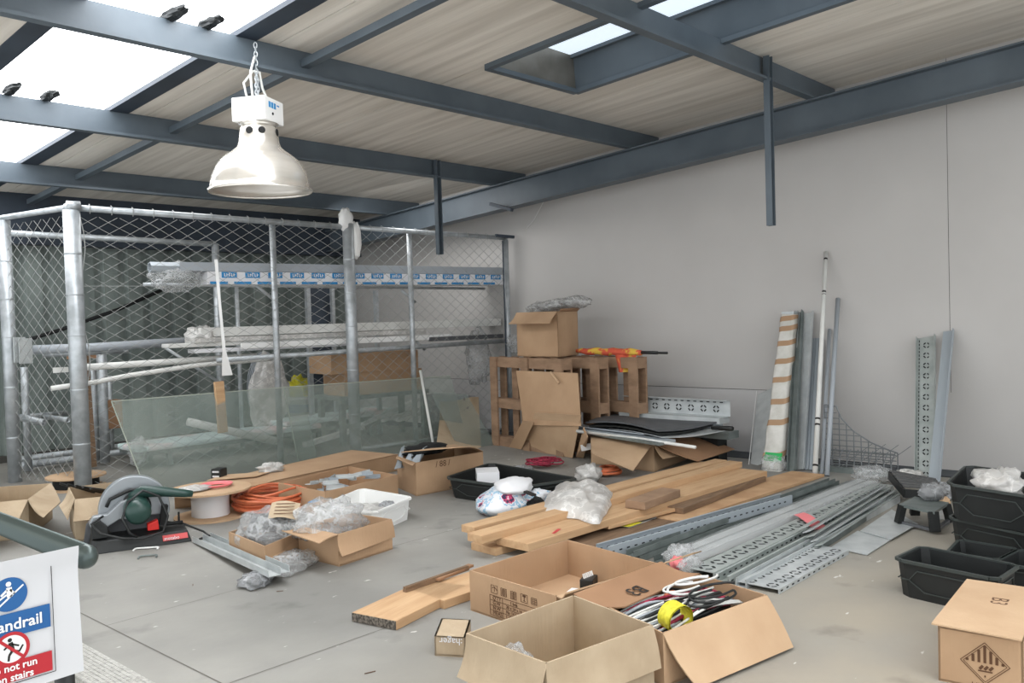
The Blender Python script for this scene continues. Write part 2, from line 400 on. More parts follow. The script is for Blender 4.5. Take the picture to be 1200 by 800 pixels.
# skylight well
b = MB()
wx0, wx1, wy0, wy1, wh = 4.15, 5.08, 1.70, 3.90, .24
def wz(y, h): return ROOFZ(y, .16+h)
b.slab(V((wx1, wy0, wz(wy0, 0))), V((wx1, wy1, wz(wy1, 0))), V((wx1-.05, wy1, wz(wy1, wh))), V((wx1-.05, wy0, wz(wy0, wh))), .008)
b.slab(V((wx0, wy0, wz(wy0, 0))), V((wx0, wy1, wz(wy1, 0))), V((wx0+.05, wy1, wz(wy1, wh))), V((wx0+.05, wy0, wz(wy0, wh))), .008)
b.slab(V((wx0, wy0, wz(wy0, 0))), V((wx1, wy0, wz(wy0, 0))), V((wx1, wy0, wz(wy0, wh))), V((wx0, wy0, wz(wy0, wh))), .008)
for (a, c) in (((wx0, wy0), (wx0, wy1)), ((wx1, wy0), (wx1, wy1)), ((wx0, wy1), (wx1, wy1)), ((wx0, wy0), (wx1, wy0))):
    b.beam(V((*a, ROOFZ(a[1], .155))), V((*c, ROOFZ(c[1], .155))), .05, .03)
b.mi = 1
b.slab(V((wx0, wy1, wz(wy1, 0))), V((wx1, wy1, wz(wy1, 0))), V((wx1, wy1-.02, wz(wy1, wh))), V((wx0, wy1-.02, wz(wy1, wh))), .008)
b.mi = 0
b.beam(V((wx1-.06, wy0, wz(wy0, wh-.0))), V((wx1-.06, wy1, wz(wy1, wh-.0))), .05, .05)
ST('trim_3', b, ['navy', 'well'])
b = MB(); b.mi = 0
p = [V((wx0, wy0, wz(wy0, wh))), V((wx1, wy0, wz(wy0, wh))), V((wx1, wy1, wz(wy1, wh))), V((wx0, wy1, wz(wy1, wh)))]
b.hexa(p+[q+V((0, 0, .01)) for q in p])
ST('window_2', b, ['daywell'])

# steel: purlins (cold-formed channels) and the rafter along the wall
def purlin(y, name, label):
    b = MB(); h = .17; t = .006; w = .065
    z = ROOFZ(y)
    pr = [(0, 0), (-w, 0), (-w, .018), (-w+t, .018), (-w+t, t), (-t, t), (-t, h-t), (w, h-t), (w, h-.018), (w+t, h-.018), (w+t, h), (0, h)]
    pr = [(-x, yy) for x, yy in pr][::-1]
    b.prof(pr, V((-2.0, y, z)), V((XWALL-.003, y, z)))
    return S(name, b, ['navy'], label, 'roof beam', 'roof purlins')
for y, lab in ((4.353, 'blue-grey steel roof beam that the bell lamp hangs from'),
               (5.97, 'blue-grey steel roof beam with the shorter hanging post, behind the bell lamp'),
               (7.62, 'blue-grey steel roof beam just above the mesh fence, farthest back'),
               (2.728, 'blue-grey steel roof beam crossing under the skylight opening')):
    purlin(y, 'roof_purlin', lab)
b = MB(); hh, w, t = .25, .15, .012
pr = [(-w/2, 0), (w/2, 0), (w/2, t), (t/2, t), (t/2, hh-t), (w/2, hh-t), (w/2, hh), (-w/2, hh), (-w/2, hh-t), (-t/2, hh-t), (-t/2, t), (-w/2, t)]
b.prof(pr, V((6.42, -1.2, ROOFZ(-1.2, -.252))), V((6.42, YB-.14, ROOFZ(YB-.14, -.252))))
S('sloping_rafter', b, ['navy'], 'deep blue-grey steel rafter sloping along the top of the grey wall', 'roof beam')
# sag bars between purlins
for (ya, yb, lab) in ((2.75, 4.34, 'thin steel sag bar above the bell lamp, running to the skylight beam'),
                      (4.37, 5.96, 'thin steel sag bar left of the bell lamp, between two roof beams'),
                      (5.98, 7.61, 'thin steel sag bar at far left behind the rooflight edge'),
                      (7.63, 8.76, 'thin steel sag bar farthest back, ending over the mesh fence corner')):
    b = MB()
    b.prof([(0, 0), (.055, 0), (.055, .005), (.005, .005), (.005, .045), (0, .045)], V((3.03, ya, ROOFZ(ya, .07))), V((3.03, yb, ROOFZ(yb, .07))))
    S('roof_sag_bar', b, ['navy'], lab, 'steel bar', 'roof sag bars')
# hanging posts
def hanger(px, py0, y, ybot, w, lab):
    P = YW(px, py0, y-.045); z1 = YW(px, ybot, y-.045).z
    b = MB(); d = .045
    b.prof([(-w/2, 0), (w/2, 0), (w/2, d), (w/2-.005, d), (w/2-.005, .005), (-w/2+.005, .005), (-w/2+.005, d), (-w/2, d)],
           V((P.x, y-.03, z1)), V((P.x, y-.03, ROOFZ(y, .16))), up=V((0, -1, 0)))
    S('hanging_post', b, ['navy'], lab, 'steel post', 'cut-off posts hanging from the roof beams')
hanger(899, 100, 2.728, 264, .05, 'blue-grey steel post hanging down in front of the bare grey wall')
hanger(512, 210, 5.97, 298, .055, 'blue-grey steel post hanging down in front of the mesh fence top')
# small cable/white fleck on rafter
b = MB(); b.tube([XW(637, 236, 6.83), XW(633, 244, 6.85), XW(626, 257, 6.865), XW(617, 268, 6.872)], .004, 6)
S('hanging_wire', b, ['pvc'], 'short white wire end hanging from the rafter against the wall', 'wire')
b = MB(); b.beam(XW(575, 239, 6.3), XW(600, 246, 6.3), .04, .03); S('rafter_mount', b, ['navy2'], 'small dark steel bracket under the sloping rafter', 'bracket')
# dead pigeons-looking fixings on rooflight: dark foam fillers at the beams
for (px, py, lab, y) in ((203, 20, 'dark foam filler lump at the rooflight edge above the lamp beam, left one', 4.353), (246, 30, 'dark foam filler lump above the lamp beam, nearer the lamp chain', 4.353),
                    (14, 107, 'dark foam filler lump on the second roof beam at the photo edge', 5.97), (57, 115, 'dark foam filler lump on the second roof beam, right one', 5.97)):
    P = RF(px, py, .17); b = MB(); b.blob((P.x, P.y, ROOFZ(P.y, .185)), (.035, .13, .03), seed=px, amp=.4, sub=16, flat=-1)
    S('foam_filler', b, ['hole'], lab, 'foam filler', 'foam filler lumps')
print('shell ok')

# ------------------------------------------------------------------ bell lamp
LC = V((2.700, 4.29, 0))
L = T('bell_lamp', 'silver bell-shaped high bay lamp hanging on a chain from a roof beam', 'lamp', (LC.x, LC.y, 1.94))
z0 = YW(299, 224.5, LC.y).z; K = 1/204
pp_ = [(57, 0), (57.5, 2.5), (55, 3.5), (54.5, 9), (52.5, 18), (48.5, 27), (43, 35), (36, 41), (29.5, 45.5), (24.5, 50), (22.5, 55), (21.6, 62), (20.5, 70), (19.5, 73.5), (.1, 74)]
pr = [(r*K, z0+z*K) for r, z in pp_]; R = 57*K
b = MB(); b.lathe(pr, (LC.x, LC.y, 0), 64)
build('shade', b, ['shade'], L, True)
b = MB(); b.lathe([(r*.985, z-.003) for r, z in pr[1:10]]+[(.001, z0+50*K)], (LC.x, LC.y, 0), 64)
build('reflector', b, ['shade_in'], L, True)
for az in (-1.98, -2.62, -.9, .6, 2.2):
    d = V((math.cos(az), math.sin(az), 0)); c = V((LC.x, LC.y, z0+66*K))+d*.104
    b = MB(); b.tube([c-d*.012, c+d*.002], .020, 16); build('vent_hole', b, ['blackdk'], L)
zb = z0+74*K
rz = math.radians(28.4); Rz = Matrix.Rotation(rz, 3, 'Z')
b = MB(); b.lathe([(.085, zb-.01), (.11, zb+.012), (.001, zb+.013)], (LC.x, LC.y, 0), 24); build('neck_ring', b, ['shade'], L, True)
b = MB(); b.box((LC.x, LC.y, zb+.012+.065), (.21, .20, .13), rz); gb = build('gear_box', b, ['white'], L, bevel=.006)
n = Rz @ V((0, -1, 0)); u = Rz @ V((1, 0, 0)); Pl = V((LC.x, LC.y, zb+.077))+n*.1005
b = MB()
for k in range(3): b.slab(*[Pl+u*(-.06+.028*k+du)+V((0, 0, .01+dz)) for du, dz in ((0, 0), (.022, 0), (.022, .032), (0, .032))], .001)
b.slab(*[Pl+u*(.03+du)+V((0, 0, .03+dz)) for du, dz in ((0, 0), (.025, 0), (.025, .008), (0, .008))], .001)
build('label_print', b, ['blue'], gb)
b = MB(); b.tube([Pl+u*-.02+V((0, 0, -.02)), Pl+u*-.02+V((0, 0, -.02))+n*.003], .008, 10); build('indicator', b, ['blackdk'], gb)
zt = ROOFZ(4.353)+.13; zbt = zb+.142
def chain(p, q, parent):
    b = MB(); n = max(3, int((q-p).length/.022)); d = (q-p).normalized(); s = d.orthogonal().normalized(); t = d.cross(s)
    for i in range(n):
        c = lerp(p, q, (i+.5)/n); a = s if i % 2 else t
        b.tube([c+d*math.cos(k*math.pi/4)*.017+a*math.sin(k*math.pi/4)*.009 for k in range(8)], .0030, 5, closed=True)
    return build('chain', b, ['steel'], parent)
C0 = V((LC.x, LC.y, zt)); hook = V((LC.x, LC.y, zbt+.17))
chain(C0, hook, L)
e1_ = V((LC.x, LC.y, zbt))+Rz @ V((-.06, -.03, 0)); e2_ = V((LC.x, LC.y, zbt))+Rz @ V((.07, .03, 0)); e3_ = V((LC.x, LC.y, zbt))+Rz @ V((.0, .06, 0))
chain(hook, e1_, L); chain(hook, e2_, L)
b = MB(); p0 = V((LC.x, LC.y, zbt))+Rz @ V((-.085, -.02, 0)); p1 = V((LC.x, LC.y, zbt-.01))+Rz @ V((.112, .0, 0))
b.tube([p0, p0+V((-.005, .0, .06)), lerp(p0, C0, .45)+V((-.015, .01, .0)), lerp(hook, C0, .45)+V((-.01, 0, 0)), lerp(hook, C0, .5)+V((0, 0, 0))], .0065, 8)
b.tube([e3_, e3_+V((-.02, 0, .10)), hook+V((-.02, 0, -.01)), hook+V((.02, 0, -.01)), p1+V((-.03, .0, .10)), p1+V((0, 0, .04)), p1], .0065, 8)
build('flex', b, ['pvc'], L, True)

# ------------------------------------------------------------------ mesh fence
P1 = F(98, 576); P2 = F(417, 531); P3 = V((6.76, 6.76/(YW(597, 400, 1).x), 0))
P1.z = P2.z = 0
A0 = V((2.47, 7.62, 0))
FN = T('chain_link_fence', 'galvanised chain-link fence on tube posts, enclosing the storage corner', 'fence', tuple(P1))
def topz(P, py): return HZ(P, py)
zt1, zt2, zt3, zt0 = topz(P1, 243), topz(P2, 266), topz(P3, 279), 2.10
def post(P, zt, r, dx=0, nm='post'):
    b = MB(); b.pipe(P, V((P.x+dx, P.y, zt)), r, r*.8, 18)
    for z in (.35, .75, 1.15, 1.45, 1.75):
        if r > .04: b.lathe([(r*1.0, z), (r*1.035, z+.004), (r*1.035, z+.010), (r*1.0, z+.014)], (lerp(P.x, P.x+dx, z/zt), P.y, 0), 18)
    return build(nm, b, ['steel'], FN, True)
post(P1, zt1-.02, .060); 
cap = post(P2, zt2+.03, .052)
post(A0, zt0-.02, .05); b = MB(); b.tube([A0+V((-.12, .05, 0)), A0+V((-.12, .05, zt0-.06))], .024, 10); build('post', b, ['steel'], FN, True)
post(P3+V((-.02, 0, 0)), zt3-.02, .032)
def onf(px, py):                            # point of the front fence line for a column
    best = None
    for k in range(0, 401):
        t = k/400; Q = lerp(P1, P3, t) if 0 else (lerp(P1, P2, t*2) if t < .5 else lerp(P2, P3, t*2-1))
        d = V((Q.x, Q.y, 1.1))-CAM; x = 600+FPX*d.dot(CR)/d.dot(CF)
        if best is None or abs(x-px) < best[0]: best = (abs(x-px), Q)
    return best[1]
Q1, Q2 = onf(326, 400), onf(486, 400)
def ftop(Q):
    t = (Q-P1).length/(P2-P1).length
    return lerp(zt1, zt2, t) if Q.x <= P2.x else lerp(zt2, zt3, (Q-P2).length/(P3-P2).length)
post(Q1+V((0, .03, 0)), ftop(Q1), .026); post(Q2+V((0, .03, 0)), ftop(Q2), .026)
b = MB()
up = lambda P, z: V((P.x, P.y, z))
b.tube([up(P1, zt1)+V((-.05, 0, 0)), up(P2, zt2-.0)], .024, 12); b.tube([up(P2, zt2), up(P3, zt3)], .022, 12)
build('top_rail', b, ['steel'], FN, True)
b = MB(); b.tube([up(P1, zt1-.0)+V((-.02, .03, 0)), up(A0, zt0), up(A0, zt0)+(A0-P1)*.9+V((0, 0, -.03))], .022, 12)
build('top_rail', b, ['steel'], FN, True)
b = MB(); b.tube([up(P2, .03)+V((.05, .02, 0)), up(P3, .03)+V((-.05, .02, 0))], .018, 8); build('bottom_rail', b, ['steel'], FN, True)
# mesh of crossing wires
def links(A, B, zA, zB, z0, sp, seed=0, sag=.0, sl=1.4):
    b = MB(); Lg = (B-A).length; d = (B-A)/Lg; r = random.Random(seed)
    Hh = max(zA, zB)
    def top(u): return lerp(zA, zB, u/Lg)
    for sgn in (1, -1):
        k = -int(Hh*sl/sp)-1
        while k*sp < Lg+Hh*sl+sp:
            u0 = k*sp
            # line u = u0 + sgn*z*0.62
            pts = []
            z = z0
            n = 60
            for i in range(n+1):
                z = z0+(Hh-z0)*i/n
                u = u0+sgn*z*sl
                if 0 <= u <= Lg and z <= top(u):
                    wob = noise.noise(V((u*1.7, z*1.7, seed)))*sag
                    pts.append(A+d*(u+wob)+V((0, 0, z+wob*.6))+V((d.y, -d.x, 0))*(.004*sgn))
            if len(pts) > 1: b.tube(pts, .0019, 4, caps=False)
            k += 1
    return b
SP = .105
FA = P1+V((.05, -.0, 0))
build('wire_mesh', links(FA, P2, zt1-.02, zt2-.01, .03, .145, 1, .03, 1.7), ['wire'], FN)
build('wire_mesh', links(P2, P3, zt2-.01, zt3-.01, .03, .125, 2, .006, 1.3), ['wire'], FN)
build('wire_mesh', links(A0, P1+V((0, .06, 0)), zt0-.02, zt1-.02, .03, .12, 3, .01, 1.2), ['wire'], FN)
b = MB()
for z in (1.52,): b.tube([up(P1, z), up(P2, z), up(P3, z)], .0022, 4)
n = 30
for i in range(n):
    for (A, B, za, zb_) in ((P1, P2, zt1, zt2), (P2, P3, zt2, zt3)):
        Q = lerp(A, B, (i+.5)/n); z = lerp(za, zb_, (i+.5)/n)
        if i % 2: b.tube([Q+V((0, -.03, z-.04)), Q+V((.004, -.03, z+.02)), Q+V((.008, 0, z+.035)), Q+V((.01, .03, z-.02))], .0025, 4)
b.tube([V((FA.x+.03*math.sin(i*.9), FA.y-.02, zt1-.06-i*.12)) for i in range(15)], .004, 5)
build('tie_wire', b, ['wire'], FN)
b = MB(); b.tube([up(P3, .05)+V((-.07, -.01, 0)), up(P3, zt3-.03)+V((-.07, -.01, 0))], .008, 6); b.beam(up(P3, zt3+.02)+V((-.16, 0, 0)), up(P3, zt3+.01)+V((.06, -.05, 0)), .03, .03)
build('end_bar', b, ['navy2'], FN)
b = MB(); b.tube([up(P1, zt1+.01)+V((-.04, -.02, 0)), up(P1, zt1+.012)+V((.05, -.035, 0))], .034, 12); build('clamp', b, ['steel'], FN, True)
b = MB()
build('clamp', b, ['steel'], FN)
# plastic wrapped over the double post
b = MB(); b.blob(up(P2, zt2+.06)+V((-.02, 0, 0)), (.075, .05, .11), 4, .18, flat=-1); b.blob(up(P2, zt2-.12)+V((.07, -.02, 0)), (.05, .04, .17), 5, .2, flat=-1)
S('post_wrapping', b, ['white'], 'crumpled whitish plastic wrapped round the top of a fence post', 'wrapping', smooth=True)
# hanging white strap
b = MB(); a1 = XW(254, 304, 3.62) if 0 else lerp(P1, P2, .5)
Q = onf(257, 380)+V((0, -.05, 0)); zq = lambda py: Q.z+HZ(Q, py)
b.mi = 0
pts = [(zq(304), .012, -.03), (zq(350), .010, -.015), (zq(385), .010, 0), (zq(410), .012, .01), (zq(425), .03, .02), (zq(440), .045, .03)]
vs = []
for z, w, o in pts: vs += [Q+V((o-w, 0, z)), Q+V((o+w, -.01, z))]
b.add(vs, [(2*i, 2*i+1, 2*i+3, 2*i+2) for i in range(5)])
S('plastic_strap', b, ['white'], 'narrow white plastic strap hanging down the mesh and flaring at its end', 'strap')

# ------------------------------------------------------------------ stored things behind the fence
FD = (P3-P1).normalized(); FNRM = V((-FD.y, FD.x, 0))      # along the fence, and away behind it
def AL(px, py, off):                        # point at that row above the line running 'off' behind the fence
    o = P1+FNRM*off-CAM; d = ray(px, py)
    # solve CAM + d*t  =  P1+n*off + FD*s + z
    det = d.x*(-FD.y)-d.y*(-FD.x)
    t = (o.x*(-FD.y)-o.y*(-FD.x))/det
    p = CAM+d*t
    if p.x > 6.84: k = (p.x-6.84)/FD.x; p = p-FD*k
    return p
YR = 7.9
P_ = AL(252, 400, 1.25)
RK = T('storage_rack', 'galvanised pipe rack carrying long packs behind the mesh fence', 'rack', (P_.x, P_.y, 0))
def upright(px, py, off, r, sq=False):
    P = AL(px, py, off); b = MB()
    if sq: b.box((P.x, P.y, P.z/2), (2*r, 2*r, P.z))
    else: b.tube([(P.x, P.y, 0), (P.x, P.y, P.z)], r, 12)
    return build('upright', b, ['steel'], RK, not sq)
upright(252, 286, 1.25, .035); upright(277, 334, 1.2, .02); upright(360, 336, 1.2, .022, True); upright(389, 338, 1.2, .018, True)
upright(440, 340, 1.0, .02, True)
for (pa, pb, o_, r) in (((-30, 271), (252, 286), 1.25, .026), ((254, 422), (598, 399), .10, .022), ((168, 333), (592, 338), .42, .015)):
    b = MB(); b.tube([AL(*pa, o_), AL(*pb, o_)], r, 12); build('crossbar', b, ['steel'], RK, True)
for (pa, pb, o_) in (((300, 334), (322, 352), .3), ((190, 405), (268, 455), 1.1), ((470, 340), (487, 354), .3), ((498, 410), (488, 400), .2)):
    b = MB(); b.tube([AL(*pa, o_), AL(*pb, o_)], .014, 8); build('brace', b, ['steel'], RK, True)
b = MB(); pa_, pb_ = AL(363, 336, 1.3), AL(387, 337, 1.3); b.slab(V((*pa_.xy, .0)), V((*pb_.xy, .0)), V((*pb_.xy, pb_.z)), V((*pa_.xy, pa_.z)), .02)
S('dark_board', b, ['navy2'], 'tall dark narrow panel standing between two white rack uprights', 'panel')
def lbox(b, p, q, z0, z1, d0, d1):          # box along the fence line from p to q, d0..d1 behind it
    n0, n1 = FNRM*d0, FNRM*d1
    a_ = [V((*(w.xy), z0)) for w in (p+n0, q+n0, q+n1, p+n1)]
    return b.hexa(a_+[V((w.x, w.y, z1)) for w in a_])
OU = .14
pL, pR = AL(212, 320, OU), AL(592, 330, OU)
zA = AL(235, 307, OU).z; zB = AL(235, 333, OU).z
pL.z = pR.z = 0
UP = T('conduit_pack', 'long grey trunking pack with blue printed tape resting high on the pipe rack', 'pack', (*((pL+pR)/2).xy, zB))
zM = lerp(zB, zA, .58)
for i in range(3):
    b = MB(); lbox(b, pL, pR-FD*(.08*i), zM+.004, zA, .015+i*.085, .095+i*.085); build('trunking', b, ['pvcg'], UP)
b = MB(); lbox(b, pL+FD*.22, pR, zB, zM, .01, .27); bs_ = b; b = MB(); b2 = MB(); n = 15; Lp = (pR-pL).length-.3; hS = zM-zB
for i in range(n):
    c_ = pL+FD*(.34+i*Lp/n)
    lbox(b, c_, c_+FD*.13, zB+hS*.52, zB+hS*.98, .004, .009)
    lbox(b, c_-FD*.1, c_+FD*(.05), zB+hS*.02, zB+hS*.22, .004, .009)
    for k in range(5):
        lbox(b2, c_+FD*(.02+k*.02), c_+FD*(.026+k*.02), zB+hS*.62, zB+hS*.88, .001, .0035)
        lbox(b2, c_+FD*(.02+k*.02), c_+FD*(.034+k*.02), zB+hS*(.62+.12*(k % 3)), zB+hS*(.68+.12*(k % 3)), .001, .0035)
bs_.mi = 1; bs_.add(b.v, b.f); bs_.mi = 2; bs_.add(b2.v, b2.f); build('carton_sleeve', bs_, ['paper', 'blue', 'white'], UP)
b = MB(); b.blob(pL+FNRM*.14+V((0, 0, (zA+zB)/2-.03)), (.22, .17, .12), 9, .4, flat=-1); build('plastic_sleeve', b, ['film'], UP, True)
c_ = AL(175, 314, OU+.05); b = MB(); b.pipe(V((*c_.xy, zA-.045)), V((*(pL-FD*.0+FNRM*.06).xy, zA-.045)), .045, .038, 6); build('conduit_end', b, ['blue_tr'], UP)
def board_pack(pa, pb, py_hi, py_lo, d0, d1, mk, label):
    p = AL(pa, py_hi, d0); q = AL(pb, py_hi, d0); z1 = p.z; z0_ = AL(pa, py_lo, d0).z
    p.z = q.z = 0; b = MB(); lbox(b, p, q, z0_, z1, 0, d1-d0)
    return S('plastic_trunking', b, [mk], label, 'trunking', 'white trunking lengths on the rack', bevel=.005)
board_pack(235, 594, 384, 395, .19, .42, 'pvc', 'long white trunking pack, topmost of the stack on the lower rack level')
board_pack(228, 500, 396, 402, .17, .40, 'film2', 'film-wrapped white trunking second from top on the lower rack level')
board_pack(198, 430, 403, 408, .20, .38, 'pvc', 'white trunking sticking out furthest left on the lower rack level')
board_pack(283, 530, 402, 409, .13, .162, 'white', 'narrow white trunking on the front edge of the lower rack level')
board_pack(228, 420, 409, 414, .20, .36, 'paper', 'white trunking at the bottom of the stack on the lower rack level')
c_ = AL(238, 394, .3); b = MB(); b.blob(c_, (.13, .13, .09), 12, .4, flat=-1); S('plastic_wrap', b, ['film2'], 'torn plastic wrap bunched on the left end of the white trunking', 'wrapping', smooth=True)
b = MB(); p = AL(505, 396, .10); q = AL(590, 398, .10); p.z = q.z = 0; lbox(b, p, q, AL(505, 400, .1).z, AL(505, 395, .1).z, .0, .04); S('dark_trunking', b, ['mat'], 'dark grey trunking length beside the white ones at the fence end', 'trunking')
def pipe(name, pts, r, mk, label, cat, grp=None, n=10):
    b = MB(); b.tube(pts, r, n); return S(name, b, [mk], label, cat, grp, smooth=True)
pipe('plastic_pipe', [AL(60, 455, .16), AL(110, 448, .16), AL(150, 440, .16), AL(230, 428, .13), AL(320, 420, .10)], .019, 'pvc', 'long white plastic pipe bending out past the fence corner post', 'pipe')
pipe('plastic_pipe', [AL(88, 431, .25), AL(180, 425, .25), AL(300, 417, .25)], .026, 'pvc', 'thicker off-white pipe just above the long bent white pipe', 'pipe')
b = MB(); p = AL(62, 431, .3); q = AL(80, 430, .3); p.z -= .018; q.z = p.z; b.beam(p, q, .01, .04); S('flat_bar', b, ['pvc'], 'short white flat bar end with a hole, left of the corner post', 'bar')
pipe('steel_tube', [AL(36, 410, .9), AL(110, 407, .9), AL(232, 399, .9)], .038, 'pvcg', 'thick grey-beige tube lying level behind the corner post', 'pipe')
b = MB(); p = AL(30, 411, .8); b.box(p, (.11, .012, .2), .3); b.box(p+V((-.03, .04, .01)), (.1, .012, .2), .3)
S('steel_plate', b, ['galv2'], 'small bright galvanised plate fixed at the end of the beige tube', 'plate')
pipe('steel_tube', [AL(50, 416, 1.0), AL(150, 411, 1.0)], .02, 'steel', 'thin open steel tube under the beige tube', 'pipe')
# frame of tubes low left
TF = T('tube_frame', 'low frame of grey tubes standing on the floor by the cladding', 'frame', tuple(F(60, 535)))
for (a, c, r) in (((24, 489, 7.9), (52, 495, 7.7), .03), ((24, 489, 8.0), (78, 484, 8.4), .025), ((52, 488, 8.0), (80, 492, 7.6), .022)):
    b = MB(); b.pipe(YW(*a), YW(*c), r, r*.75, 12); build('tube', b, ['steel'], TF, True)
for (a, c, r) in (((20, 546, 8.1), (350, 512, 8.1), .03), ((22, 538, 8.45), (200, 522, 8.45), .026)):
    p, q = YW(*a), YW(*c); p.z = max(p.z, r); q.z = p.z; b = MB(); b.tube([p, q], r, 12); build('floor_rail', b, ['steel'], TF, True)
for (px, py, Y, r) in ((118, 415, 7.85, .04), (122, 415, 8.2, .022), (109, 430, 8.0, .025), (128, 440, 8.3, .02), (28, 430, 8.0, .03)):
    P = YW(px, py, Y); b = MB(); b.tube([V((P.x, Y, P.z)), V((P.x, Y, .02))], r, 12); build('tube', b, ['steel'], TF, True)
b = MB(); P = YW(98, 410, 7.7); Q = YW(107, 515, 7.7); b.beam(P, V((Q.x, Q.y, .02)), .06, .04, up=V((0, 1, 0)))
S('timber_post', b, ['wood_dk'], 'brown timber length standing behind the fence corner post', 'timber')
b = MB(); P = YW(96, 412, 7.9); b.box(P, (.22, .1, .12)); S('rusty_block', b, ['card_dk'], 'rusty brown block wedged on the tubes behind the corner post', 'block')
b = MB(); P = YW(130, 485, 8.2); b.box(P, (.16, .12, .26)); S('brown_crate', b, ['card_dk'], 'small dark brown crate standing between the tubes', 'crate')
pipe('hanging_cable', [YW(20, 402, 8.7), YW(75, 385, 8.7), YW(140, 362, 8.7), YW(200, 335, 8.7)], .018, 'blackdk', 'black cable slanting up across the corrugated cladding', 'cable')
# hoop coil leaning behind
b = MB(); c = YW(316, 455, 7.6)
for k in range(5):
    b.tube([c+V((math.cos(a*math.pi/16)*(.32+.01*k)*.55, .02*k, math.sin(a*math.pi/16)*(.33+.008*k))) for a in range(32)], .007, 6, closed=True)
b.mi = 1; b.blob(c+V((-.02, -.03, -.06)), (.22, .05, .38), 21, .3, flat=-1)
S('coil_in_bag', b, ['pvcg', 'film2'], 'tall oval coil in a cloudy plastic bag hanging behind the fence', 'coil', smooth=True)
# timber upright & white lengths behind glass
b = MB(); P = F(245, 506); P = lerp(P, V((P.x, P.y, 0)), 1); P = V((P.x*1.0, P.y, 0)); hz = .0
Q = onf(245, 500)+V((0, -.12, 0)); b.beam(V((Q.x+.02, Q.y, HZ(Q, 507))), V((Q.x, Q.y, HZ(Q, 447))), .075, .03, up=V((0, 1, 0)))
S('timber_upright', b, ['wood'], 'short pale timber upright strapped to the mesh above the clear sheets', 'timber')
pipe('white_tube', [YW(220, 494, 6.9), YW(330, 518, 6.8)], .035, 'pvc', 'white tube lying slanted on the wrapped packs behind the clear sheets', 'tube')
# low trestle with wrapped packs
TT = T('low_trestle', 'low trestle table carrying wrapped packs behind the clear sheets', 'trestle', tuple(YW(300, 540, 7.5).xy.to_3d()))
x0 = YW(165, 510, 7.3).x; x1 = YW(455, 495, 7.3).x; zt_ = .15
b = MB(); b.box(((x0+x1)/2, 7.5, zt_-.02), (x1-x0, .45, .04)); build('table_top', b, ['galvdk'], TT)
for xx in (x0+.25, (x0+x1)/2, x1-.25):
    for s_ in (-.18, .18):
        b = MB(); b.beam((xx, 7.5+s_*1.1, 0.0), (xx+.0, 7.5+s_, zt_-.04), .04, .04); build('leg', b, ['galvdk'], TT)
for (xa, xb, z, h, lab) in ((x0-.05, x1-.9, zt_, .05, 'pale blue and pink wrapped pack lying flat, left on the low trestle'), (x1-1.3, x1+.1, zt_+.052, .05, 'pale wrapped pack overlapping the first at the right end of the trestle')):
    b = MB(); b.box(((xa+xb)/2, 7.45, z+h/2), (xb-xa, .42, h)); S('wrapped_pack', b, ['mattress'], lab, 'pack', 'wrapped packs on the trestle', bevel=.015)
b = MB(); b.blob((x0-.04, 7.28, .16), (.09, .05, .12), 14, .3, flat=-1); S('torn_film', b, ['film'], 'torn clear film hanging off the left end of the wrapped pack', 'film', smooth=True)
for i, (a, c, r, lab) in enumerate((((357, 521, 6.85), (425, 500, 7.0), .028, 'white square tube pointing at the camera, leftmost behind the thick double post'),
                  ((425, 497, 7.0), (490, 468, 7.4), .022, 'white length rising to the right behind the clear sheet'),
                  ((448, 493, 6.9), (520, 470, 7.3), .018, 'thin white length second above the square tube'),
                  ((466, 492, 6.8), (530, 474, 7.1), .024, 'short thick white length furthest right behind the clear sheet'))):
    b = MB(); b.beam(YW(*a), YW(*c), r*2, r*1.6); S('white_length', b, ['pvc'], lab, 'trunking', 'white lengths behind the clear sheets')
# bucket + yellow thing
P = YW(351, 488, 8.0)
BK = T('paint_bucket', 'white printed bucket standing behind the fence under the wrapped coil', 'bucket', (P.x, P.y, max(P.z-.08, 0.0)))
b = MB(); zc = YW(351, 478, 8.0).z; b.lathe([(.001, zc-.14), (.13, zc-.14), (.155, zc+.1), (.165, zc+.1), (.165, zc+.12), (.15, zc+.12), (.14, zc-.1), (.001, zc-.1)], (P.x, P.y, 0), 28)
build('pail', b, ['paper'], BK, True)
b = MB(); b.lathe([(.139, zc-.08), (.151, zc+.05)], (P.x, P.y, 0), 28); build('printed_band', b, ['signblue'], BK, True)
b = MB(); b.blob((P.x, P.y, zc+.2), (.15, .12, .13), 31, .5); S('yellow_sacking', b, ['yellow'], 'crumpled yellow sacking on top of the white bucket', 'sacking', smooth=True)
b = MB(); b.box((P.x, P.y, (zc-.14)/2), (.5, .4, zc-.14)); S('steel_chest', b, ['galvdk'], 'dull grey chest under the white bucket behind the fence', 'chest')

